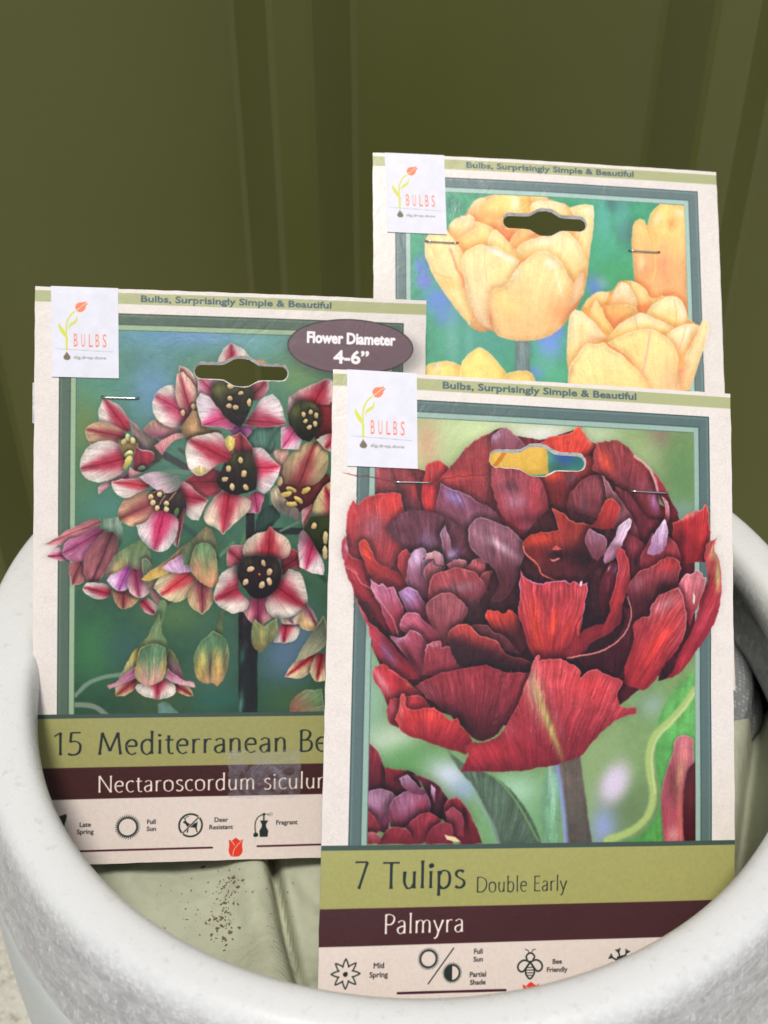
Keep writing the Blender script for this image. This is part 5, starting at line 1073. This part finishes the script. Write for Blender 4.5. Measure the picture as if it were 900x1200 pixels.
# ------------------------------------------------------------------ cloth in the planter
def ss(a, b, x): 
    t = min(1, max(0, (x - a) / (b - a))); return t * t * (3 - 2 * t)
def cloth_h(x, y):
    r = math.hypot(x - PC.x, y - PC.y)
    z = -0.4405
    z += 0.022 * ss(0.285, 0.225, y) * ss(0.09, -0.02, x)
    z += 0.020 * ss(0.10, 0.165, x) * ss(0.24, 0.33, y)
    z += 0.004 * ss(-0.08, -0.14, x)
    z += 0.100 * math.exp(-((x - .06) ** 2 + (y - .405) ** 2) / (2 * .043 ** 2))
    # one heavy fold with a dark crease, left of the red card
    s = x - (-0.0495 + 0.25 * (0.315 - y))
    z += 0.0080 * math.exp(-((s + .009) / .010) ** 2) * (s < 0 or 1) - 0.016 * math.exp(-((s - .0015) / .0022) ** 2) * ss(.235, .30, y) - .005 * math.exp(-((s - .002) / .003) ** 2) - 0.0055 * ss(-.002, .003, s) * ss(.06, .02, s)
    s2 = x - (-0.0235 + 0.9 * (0.300 - y))
    z -= 0.004 * math.exp(-(s2 / .006) ** 2) * ss(.33, .30, y)
    # folds at the right
    s = x - (0.1560 + 0.33 * (y - 0.316))
    z += -0.014 * math.exp(-(s / .0045) ** 2) + 0.006 * math.exp(-((s + .014) / .010) ** 2) + 0.006 * math.exp(-((s - .012) / .008) ** 2)
    s3 = y - (0.365 + 0.5 * (x - .16))
    z += 0.006 * math.exp(-(s3 / .014) ** 2) * ss(.12, .15, x)
    z -= 0.020 * ss(.375, .43, y) * ss(.11, .15, x)
    z += 0.0050 * (fbm(x * 34 + 5, y * 34) - .5) + 0.0028 * (fbm(x * 90 + 2, y * 62 + x * 40, 2) - .5) + 0.0012 * (fbm(x * 150 + y * 60, y * 110 - x * 50 + 9) - .5)
    z += 0.006 * ss(.150, .172, r)
    return z
bm = bmesh.new(); n = 230; RC = .1745
grid = {}
for j in range(n + 1):
    for i in range(n + 1):
        x = PC.x - RC + 2 * RC * i / n; y = PC.y - RC + 2 * RC * j / n
        if math.hypot(x - PC.x, y - PC.y) <= RC: grid[i, j] = (x, y)
# heights in one vectorless pass
vv = {k: bm.verts.new((x, y, cloth_h(x, y))) for k, (x, y) in grid.items()}
for (i, j) in grid:
    if (i + 1, j) in vv and (i, j + 1) in vv and (i + 1, j + 1) in vv:
        bm.faces.new((vv[i, j], vv[i + 1, j], vv[i + 1, j + 1], vv[i, j + 1]))
m = NT('sage_cloth', (180, 186, 154), 0.88, 0.2)
wv = m.n.new('ShaderNodeTexWave'); wv.wave_type = 'BANDS'; wv.bands_direction = 'DIAGONAL'
wv.inputs['Scale'].default_value = 560; wv.inputs['Distortion'].default_value = 0.6; wv.inputs['Detail'].default_value = 1
m.l.new(m.coord(), wv.inputs['Vector'])
n1 = m.noise(16, 5, 0.6); n2 = m.noise(240, 4, 0.65); n3 = m.noise(48, 4, 0.55, dist=0.3)
c = m.mix(n1, (167, 171, 147), (182, 186, 164))
c = m.mix(m.math('MULTIPLY', m.ramp(n2, [(0.45, 0.0), (0.75, 1.0)]), 0.30), c, (152, 154, 130))
c = m.mix(m.math('MULTIPLY', m.ramp(n1, [(0.60, 0.0), (0.75, 1.0)]), 0.3), c, (174, 164, 136))
m.base(c); b0 = m.bump(n3, 0.4, 0.004); b0 = m.bump(wv.outputs['Fac'], 0.22, 0.0004, b0); m.bump(n2, 0.5, 0.0008, b0)
cloth = link_mesh('cloth', bm, m.m, smooth=True)
tag(cloth, 'crumpled sage green cloth lying in the planter under the cards, sprinkled with soil', 'cloth')
md = cloth.modifiers.new('thickness', 'SOLIDIFY'); md.thickness = 0.0012; md.offset = -1

# speckled grey bag tucked down at the right
def ray(px, py):
    x = (px - 450) / 1380; y = -(py - 600) / 1380; c_, s_ = math.cos(R(PITCH)), math.sin(R(PITCH))
    return Vector((x, c_ + y * s_, -s_ + y * c_))
m = NT('speckled_plastic', (96, 98, 98), 0.45, 0.4)
vo = m.n.new('ShaderNodeTexVoronoi'); vo.inputs['Scale'].default_value = 430; vo.inputs['Randomness'].default_value = 0.25
m.l.new(m.coord(), vo.inputs['Vector'])
m.base(m.mix(m.ramp(vo.outputs['Distance'], [(0.20, 0.0), (0.40, 1.0)]), (166, 169, 168), (130, 133, 133)))
m.bump(m.noise(40, 4, 0.6, dist=1.2), 0.7, 0.004)
bm = bmesh.new(); nu, nv = 40, 20; rows = []
for j in range(nv + 1):
    row = []
    for i in range(nu):
        a = 2 * math.pi * i / nu; t = j / nv
        rr = math.sin(math.pi * min(1, t * .98 + .01)) ** .6
        wr = 1 + .05 * math.sin(5 * a + 4 * t) + .04 * math.sin(9 * a)
        row.append(bm.verts.new((.030 * rr * math.cos(a) * wr, .045 * (t * 2 - 1), .021 * rr * math.sin(a) * wr)))
    rows.append(row)
for a, b in zip(rows[:-1], rows[1:]):
    for i in range(nu): bm.faces.new((a[i], a[(i + 1) % nu], b[(i + 1) % nu], b[i]))
bm.faces.new(rows[0][::-1]); bm.faces.new(rows[-1])
bag = link_mesh('speckled_bag', bm, m.m, smooth=True)
bag.location = (0.152, 0.400, -0.414); bag.rotation_euler = (R(4), R(14), R(-8))
tag(bag, 'grey bag with white specks, half hidden between the dark inner wall and the green cloth', 'bag')

# soil on the cloth
def on_cloth(px, py):
    d = ray(px, py); z = -0.437
    for _ in range(6):
        t = z / d.z; p = d * t; z = cloth_h(p.x, p.y)
    return Vector((p.x, p.y, z))
m = NT('soil', (58, 44, 34), 0.9, 0.2); m.base(m.mix(m.noise(300, 3), (66, 56, 46), (132, 114, 92))); M_SOIL = m.m
def chip(bm, p, l, w_, h_, a, rr):
    M_ = Matrix.Translation(p + Vector((0, 0, h_ * .45))) @ Matrix.Rotation(a, 4, 'Z') @ Matrix.Rotation(rr.uniform(-.4, .4), 4, 'X')
    g = bmesh.ops.create_icosphere(bm, subdivisions=1, radius=.5)
    for v in g['verts']:
        v.co = M_ @ Vector((v.co.x * l * rr.uniform(.7, 1.2), v.co.y * w_ * rr.uniform(.7, 1.2), v.co.z * h_))
rr = random.Random(3); bm = bmesh.new()
for i in range(130):
    t = rr.random(); cx = 270 - 8 * t + rr.gauss(0, 8 + 3 * t); cy = 1028 + 75 * t ** 1.1 + rr.gauss(0, 6)
    s_ = abs(rr.gauss(0, .00045)) + .00028
    chip(bm, on_cloth(cx, cy), s_ * 1.7, s_, s_ * .7, rr.uniform(0, 3.1), rr)
for i in range(90):
    cx, cy = rr.uniform(180, 345), rr.uniform(1015, 1130)
    s_ = abs(rr.gauss(0, .0002)) + .0002; chip(bm, on_cloth(cx, cy), s_ * 1.8, s_, s_ * .6, rr.uniform(0, 3.1), rr)
tag(link_mesh('soil_crumbs', bm, M_SOIL), 'loose crumbs of dark soil scattered on the green cloth', None, kind='stuff')
for px_, py_, l, w_, a, lab in ((263, 1101, .0032, .0016, -.6, 'largest dark bark chip on the cloth, below the trail of soil crumbs'), (265, 1108, .0018, .0009, .9, 'small dark bark chip on the cloth, just below the largest chip'),
                             (224, 1044, .0011, .0007, 1.2, 'tiny dark bark speck on the cloth, left of the upper soil trail'), (219, 1078, .0016, .0006, .1, 'thin brown sliver of bark on the cloth, left of the soil trail'),
                             (259, 1078, .0020, .0009, .5, 'curved brown bark chip in the middle of the soil trail'), (340, 1117, .0030, .0011, -1.3, 'dark bark chip lying in the crease beside the red tulip card'), (238, 1017, .0028, .0014, .4, 'brown bark chip just under the bottom edge of the pink flower card')):
    bm = bmesh.new(); chip(bm, on_cloth(px_, py_), l, w_, w_ * .8, a, rr)
    tag(link_mesh('bark_chip', bm, M_SOIL), lab, 'bark chip', 'bark chips on the cloth')

# ------------------------------------------------------------------ cards
def print_material(name, art, seed, sticker=False):
    im = art.image(name)
    m = NT(name, (226, 213, 203), 0.34, 0.5)
    t = m.n.new('ShaderNodeTexImage'); t.image = im; t.interpolation = 'Cubic'; t.extension = 'EXTEND'
    m.l.new(m.coord('UV'), t.inputs['Vector'])
    m.base(t.outputs['Color'])
    mp = m.n.new('ShaderNodeMapping'); mp.inputs['Location'].default_value = (seed, seed * 2, 0)
    m.l.new(m.coord('Object'), mp.inputs['Vector']); v = mp.outputs[0]
    crumple = m.noise(70, 5, 0.62, vec=v, dist=1.6); grain = m.noise(520, 3, 0.6, vec=v); wave = m.noise(11, 3, 0.5, vec=v)
    y_ = m.sep(m.coord('Object'))[1]
    mr = m.n.new('ShaderNodeMapRange'); mr.interpolation_type = 'SMOOTHSTEP'
    mr.inputs[1].default_value = -0.085; mr.inputs[2].default_value = -0.02; mr.inputs[3].default_value = 0.25; mr.inputs[4].default_value = 1.0
    m.l.new(y_, mr.inputs[0])
    h = m.math('MULTIPLY', crumple, mr.outputs[0])
    b0 = m.bump(h, 0.36 if not sticker else 0.12, 0.0009); b0 = m.bump(grain, 0.22, 0.00018, b0); m.bump(wave, 0.10, 0.004, b0)
    m.l.new(m.math('ADD', m.math('MULTIPLY', grain, 0.25), 0.20 if not sticker else 0.4), m.b.inputs['Roughness'])
    return m.m

m = NT('card_pulp', (214, 208, 200), 0.85, 0.2); n_ = m.noise(700, 4, 0.7); m.base(m.mix(n_, (176, 170, 164), (244, 242, 238))); m.bump(n_, 0.7, 0.0008); M_PULP = m.m
m = NT('card_back', (208, 204, 198), 0.7, 0.3); m.base(m.mix(m.noise(30, 4), (200, 196, 190), (216, 212, 206))); M_BACK = m.m
m = NT('staple_steel', (214, 214, 210), 0.28, 0.5, 1.0); m.bump(m.noise(900, 2), 0.1, 0.0001); M_STEEL = m.m
m = NT('net_pouch', (226, 226, 222), 0.5, 0.3); m.base(m.mix(m.noise(60, 4), (206, 206, 202), (232, 232, 230))); m.bump(m.noise(90, 4, dist=1.5), 0.7, 0.003); M_POUCH = m.m

def hole_outline(cx, cy, grow=0.0, up=0.0, n=30):
    top = []; 
    W_ = 19.6 + grow
    xs = -W_ * np.cos(np.linspace(0, math.pi, n))
    for x in xs:
        e = max(0.0, W_ - abs(x)); r = 2.9 + grow
        hgt = math.sqrt(max(0, r * r - (r - e) ** 2)) if e < r else r
        hgt += (2.7) * math.exp(-(x / (5.6 + grow * .6)) ** 4) + 0.25 * math.exp(-(x / 9) ** 2)
        top.append((x, hgt))
    P = [(cx + x, cy - h_ - up * min(1, h_ / 2.9)) for x, h_ in top] + [(cx + x, cy + h_) for x, h_ in top[-2:0:-1]]
    return P

def inside(p, poly):
    x, y = p; c_ = False; n_ = len(poly)
    for i in range(n_):
        (ax, ay), (bx, by) = poly[i], poly[(i + 1) % n_]
        if (ay > y) != (by > y) and x < (bx - ax) * (y - ay) / (by - ay) + ax: c_ = not c_
    return c_

def build_card(pose, art, label, tag_u, hole, staples, seed, tape=False, flap=False):
    root = empty('bulb_package'); root.matrix_world = pose.matrix()
    tag(root, label, 'bulb package', 'bulb packages standing in the white planter')
    def bend(u, v):             # mm -> mm off the plane: cards are never quite flat
        z = 1.6 * math.sin(u / CW * math.pi) * math.sin(seed + v / 90) + 0.8 * (fbm(u / 40 + seed, v / 40) - .5)
        z -= 0.9 * max(0, (45 - v) / 45) ** 1.5
        return z
    rs = np.random.RandomState(int(seed * 10)); J = .12
    outl = []
    def edge(a, b, n_):
        a = np.array(a, float); b = np.array(b, float)
        for i in range(n_): 
            q = a + (b - a) * i / n_
            outl.append((float(q[0] + rs.uniform(-J, J) * (i > 0)), float(q[1] + rs.uniform(-J, J) * (i > 0))))
    edge((0, 0), (CW, 0), 34); edge((CW, 0), (CW, CH), 50); edge((CW, CH), (0, CH), 34); edge((0, CH), (0, 0), 50)
    Hf = hole_outline(hole[0], hole[1], 0.45, 0.75); Hb = hole_outline(hole[0], hole[1], 0.0)
    Hf = [(x + rs.uniform(-.16, .16), y + rs.uniform(-.16, .16)) for x, y in Hf]
    pts = list(outl) + Hf
    no, nh = len(outl), len(Hf)
    for j in range(1, 62):
        for i in range(1, 42):
            p = (i * CW / 42, j * CH / 62)
            if not inside(p, Hf) and min(abs(p[0] - q[0]) + abs(p[1] - q[1]) for q in Hf) > 1.0: pts.append(p)
    E_ = [(i, (i + 1) % no) for i in range(no)] + [(no + i, no + (i + 1) % nh) for i in range(nh)]
    vo_, ed, fa, *_ = delaunay_2d_cdt([Vector(p) for p in pts], E_, [], 0, 1e-6)
    V2 = [(v.x, v.y) for v in vo_]
    T_ = 0.75
    bm = bmesh.new(); uvl = bm.loops.layers.uv.new('UVMap')
    F1 = [bm.verts.new((u / 1000, -v / 1000, bend(u, v) / 1000)) for u, v in V2]
    B1 = [bm.verts.new((u / 1000, -v / 1000, (bend(u, v) - T_) / 1000)) for u, v in V2]
    keep = []
    for f in fa:
        cx = sum(V2[i][0] for i in f) / len(f); cy = sum(V2[i][1] for i in f) / len(f)
        edge_zone = cx < 1.5 or cy < 1.5 or cx > CW - 1.5 or cy > CH - 1.5
        if not inside((cx, cy), Hf) and (not edge_zone or inside((cx, cy), outl)): keep.append(f)
    cnt = {}
    for f in keep:
        a = sum(V2[f[i]][0] * V2[f[(i + 1) % 3]][1] - V2[f[(i + 1) % 3]][0] * V2[f[i]][1] for i in range(3))
        g = list(f) if a < 0 else list(f)[::-1]          # v points down
        ff = bm.faces.new([F1[i] for i in g]); ff.material_index = 0; ff.smooth = True
        for lp, i in zip(ff.loops, g): lp[uvl].uv = (V2[i][0] / CW, 1 - V2[i][1] / CH)
        fb = bm.faces.new([B1[i] for i in g[::-1]]); fb.material_index = 2; fb.smooth = True
        for k in range(3):
            e = (g[k], g[(k + 1) % 3]); cnt[e] = 1
    hb = [bm.verts.new((x / 1000, -y / 1000, (bend(x, y) - T_ - .35) / 1000)) for x, y in Hb]
    SF = {}
    def sv(lst, i):       # the cut edge has vertices of its own, so the print stays flat up to it
        if (id(lst), i) not in SF: SF[id(lst), i] = bm.verts.new(lst[i].co)
        return SF[id(lst), i]
    # map cdt output indices back to hole vertices by position
    def near_hole(i):
        d = [(V2[i][0] - q[0]) ** 2 + (V2[i][1] - q[1]) ** 2 for q in Hf]; k = int(np.argmin(d)); return k if d[k] < 1e-4 else None
    for (a, b) in list(cnt):
        if (b, a) in cnt: continue
        ka, kb = near_hole(a), near_hole(b)
        if ka is not None and kb is not None:
            f = bm.faces.new((sv(F1, b), sv(F1, a), hb[ka], hb[kb])); f.material_index = 1
            f = bm.faces.new((hb[kb], hb[ka], sv(B1, a), sv(B1, b))); f.material_index = 1
        else:
            f = bm.faces.new((sv(F1, b), sv(F1, a), sv(B1, a), sv(B1, b))); f.material_index = 1
    link_mesh('card', bm, [print_material('print_' + art[0], art[1], seed), M_PULP, M_BACK], root)
    # white paper tag folded over the top edge
    bm = bmesh.new(); uvl = bm.loops.layers.uv.new('UVMap'); nx, ny = 10, 16; rows = []
    th = -0.9 * math.pi / 180
    for j in range(-3, ny + 1):
        row = []
        for i in range(nx + 1):
            u = tag_u + 27.4 * i / nx; v = 37.2 * max(j, 0) / ny + (0.25 if j > 0 else 0)
            z = bend(u, max(v, 0)) + .2 + 0.28 * (max(j, 0) / ny) ** 3 + .10 * math.sin(i * .6 + seed) * (max(j, 0) / ny) ** 2
            uu = u + (v * .02 if j > 0 else 0)
            if j == 0: co = (uu, .28, z - .1)
            elif j < 0: co = (uu, .28 if j == -1 else -6.0 - .0 * j if j == -2 else -12., bend(u, 0) - T_ - .25)
            if j > 0: co = (uu, -v, z)
            if j < 0: co = (uu, .28 if j == -1 else (-6 if j == -2 else -12), bend(u, 6) - T_ - .3)
            row.append((bm.verts.new((co[0] / 1000, co[1] / 1000, co[2] / 1000)), (i / nx, 1 - max(j, 0) / ny)))
        rows.append(row)
    for a, b in zip(rows[:-1], rows[1:]):
        for i in range(nx):
            f = bm.faces.new((a[i][0], b[i][0], b[i + 1][0], a[i + 1][0]))
            for lp, q in zip(f.loops, (a[i], b[i], b[i + 1], a[i + 1])): lp[uvl].uv = q[1]
    o = link_mesh('paper_tag', bm, [M_TAG], root)
    md = o.modifiers.new('thickness', 'SOLIDIFY'); md.thickness = 0.00016; md.offset = -1
    # staples
    for (u0, v0), (u1, v1) in staples:
        bm = bmesh.new(); pts_ = []
        for k in range(9):
            t = k / 8; u = u0 + (u1 - u0) * t; v = v0 + (v1 - v0) * t
            z = bend(u, v) + .42
            pts_.append((u, v, z))
        pts_ = [(u0, v0, pts_[0][2] - 1.3)] + pts_ + [(u1, v1, pts_[-1][2] - 1.3)]
        ring_p = None
        for k, (u, v, z) in enumerate(pts_):
            end = k in (0, len(pts_) - 1); d_ = Vector((0, 0, 1)) if end else Vector((1, 0, 0))
            n1_ = Vector((0, 1, 0)); n2_ = Vector((1, 0, 0)) if end else Vector((0, 0, 1))
            if end and k: n2_ = -n2_
            if k == 0: n2_ = -n2_
            if k == 0: n2_ = Vector((-1, 0, 0))
            rg = [bm.verts.new(Vector((u, -v, z)) / 1000 + (n1_ * math.cos(a) * .29 + n2_ * math.sin(a) * .26) / 1000) for a in [i * math.pi / 4 for i in range(8)]]
            if ring_p:
                for i in range(8): bm.faces.new((ring_p[i], ring_p[(i + 1) % 8], rg[(i + 1) % 8], rg[i]))
            ring_p = rg
        bmesh.ops.recalc_face_normals(bm, faces=bm.faces[:])
        link_mesh('staple', bm, M_STEEL, root, smooth=True)
    # pouch of bulbs stapled behind the card
    bm = bmesh.new(); nx, ny = 26, 34; rows = {}
    for sgn in (0, 1):
        for j in range(ny + 1):
            for i in range(nx + 1):
                u = 14 + (CW - 28) * i / nx; v = 40 + 190 * j / ny
                if flap and i == 0 and j < 4: u = -0.9
                e = min(1, 4 * min(i, nx - i) / nx) * min(1, 3 * (ny - j) / ny) * ss(0, 1, j / (ny * .5)); lump = 0
                for (bu, bv, br) in ((48, 190, 22), (92, 200, 24), (125, 180, 20), (70, 160, 20), (108, 150, 19), (40, 150, 15)):
                    lump = max(lump, max(0, 1 - ((u - bu) ** 2 + (v - bv) ** 2) / (br * br * 1.4)) ** .5)
                d_ = (6 + 13 * lump) * e ** .5
                z = bend(u, v) - T_ - .6 - (d_ if sgn else 0) - (.3 if sgn else 0)
                rows[sgn, i, j] = bm.verts.new((u / 1000, -v / 1000, z / 1000))
    for sgn in (0, 1):
        for j in range(ny):
            for i in range(nx):
                q = [rows[sgn, i, j], rows[sgn, i, j + 1], rows[sgn, i + 1, j + 1], rows[sgn, i + 1, j]]
                f = bm.faces.new(q if sgn == 0 else q[::-1]); f.smooth = True
    per = [(i, 0) for i in range(nx)] + [(nx, j) for j in range(ny)] + [(i, ny) for i in range(nx, 0, -1)] + [(0, j) for j in range(ny, 0, -1)]
    for k in range(len(per)):
        a, b = per[k], per[(k + 1) % len(per)]
        bm.faces.new((rows[0, a[0], a[1]], rows[0, b[0], b[1]], rows[1, b[0], b[1]], rows[1, a[0], a[1]]))
    link_mesh('pouch', bm, M_POUCH, root)
    if tape:            # a patch of clear, wrinkled sticky tape; its pale tint paints in the glare
        m = NT('clear_tape', (205, 203, 216), 0.25, 0.8); m.bump(m.noise(230, 4, 0.65, dist=1.2), 0.9, 0.0012)
        tr = m.n.new('ShaderNodeBsdfTransparent'); mx = m.n.new('ShaderNodeMixShader')
        m.l.new(m.math('MULTIPLY', m.ramp(m.noise(150, 5, 0.75, dist=1.5), [(0.38, 0.05), (0.60, 0.30)]), m.ramp(m.noise(35, 3, 0.6), [(0.3, 0.45), (0.6, 1.0)])), mx.inputs[0])
        m.l.new(tr.outputs[0], mx.inputs[1]); m.l.new(m.b.outputs[0], mx.inputs[2]); m.l.new(mx.outputs[0], m.out.inputs['Surface'])
        bm = bmesh.new(); x0, y0, x1, y1 = tape; nx, ny = 14, 12; g = {}
        for j in range(ny + 1):
            for i in range(nx + 1):
                u = x0 + (x1 - x0) * i / nx + (rs.uniform(-.6, .6) if i in (0, nx) else 0); v = y0 + (y1 - y0) * j / ny + (rs.uniform(-.6, .6) if j in (0, ny) else 0)
                g[i, j] = bm.verts.new((u / 1000, -v / 1000, (bend(u, v) + .16 + rs.uniform(0, .08)) / 1000))
        for j in range(ny):
            for i in range(nx):
                f = bm.faces.new((g[i, j], g[i, j + 1], g[i + 1, j + 1], g[i + 1, j])); f.smooth = True
        link_mesh('tape_patch', bm, m.m, root)
    return root

M_TAG = print_material('print_tag', paint_tag(), 3.3, sticker=True)
build_card(GOLDEN, ('golden', paint_golden()), 'bulb package with a card picturing large pale yellow tulips, standing behind the other two', 5.5, (80.0, 29.8),
           [((24.5, 40.9), (37.1, 41.1)), ((120.7, 40.9), (134.4, 41.1))], 2.1)
build_card(BELLS, ('bells', paint_bells()), 'bulb package reading 15 Mediterranean Bells, its card picturing drooping pink and cream striped flowers', 6.4, (85.5, 33.6),
           [((27.7, 45.6), (42.8, 45.6)), ((124, 45.4), (138.6, 45.5))], 1.3, tape=(82, 196, 113, 217), flap=True)
build_card(PALMYRA, ('palmyra', paint_palmyra()), 'bulb package reading 7 Tulips Double Early Palmyra, its card picturing one huge dark red tulip', 5.4, (82.0, 32.2),
           [((24.7, 42.9), (39.1, 42.6)), ((121.2, 42.4), (136.5, 42.5))], 0.6)
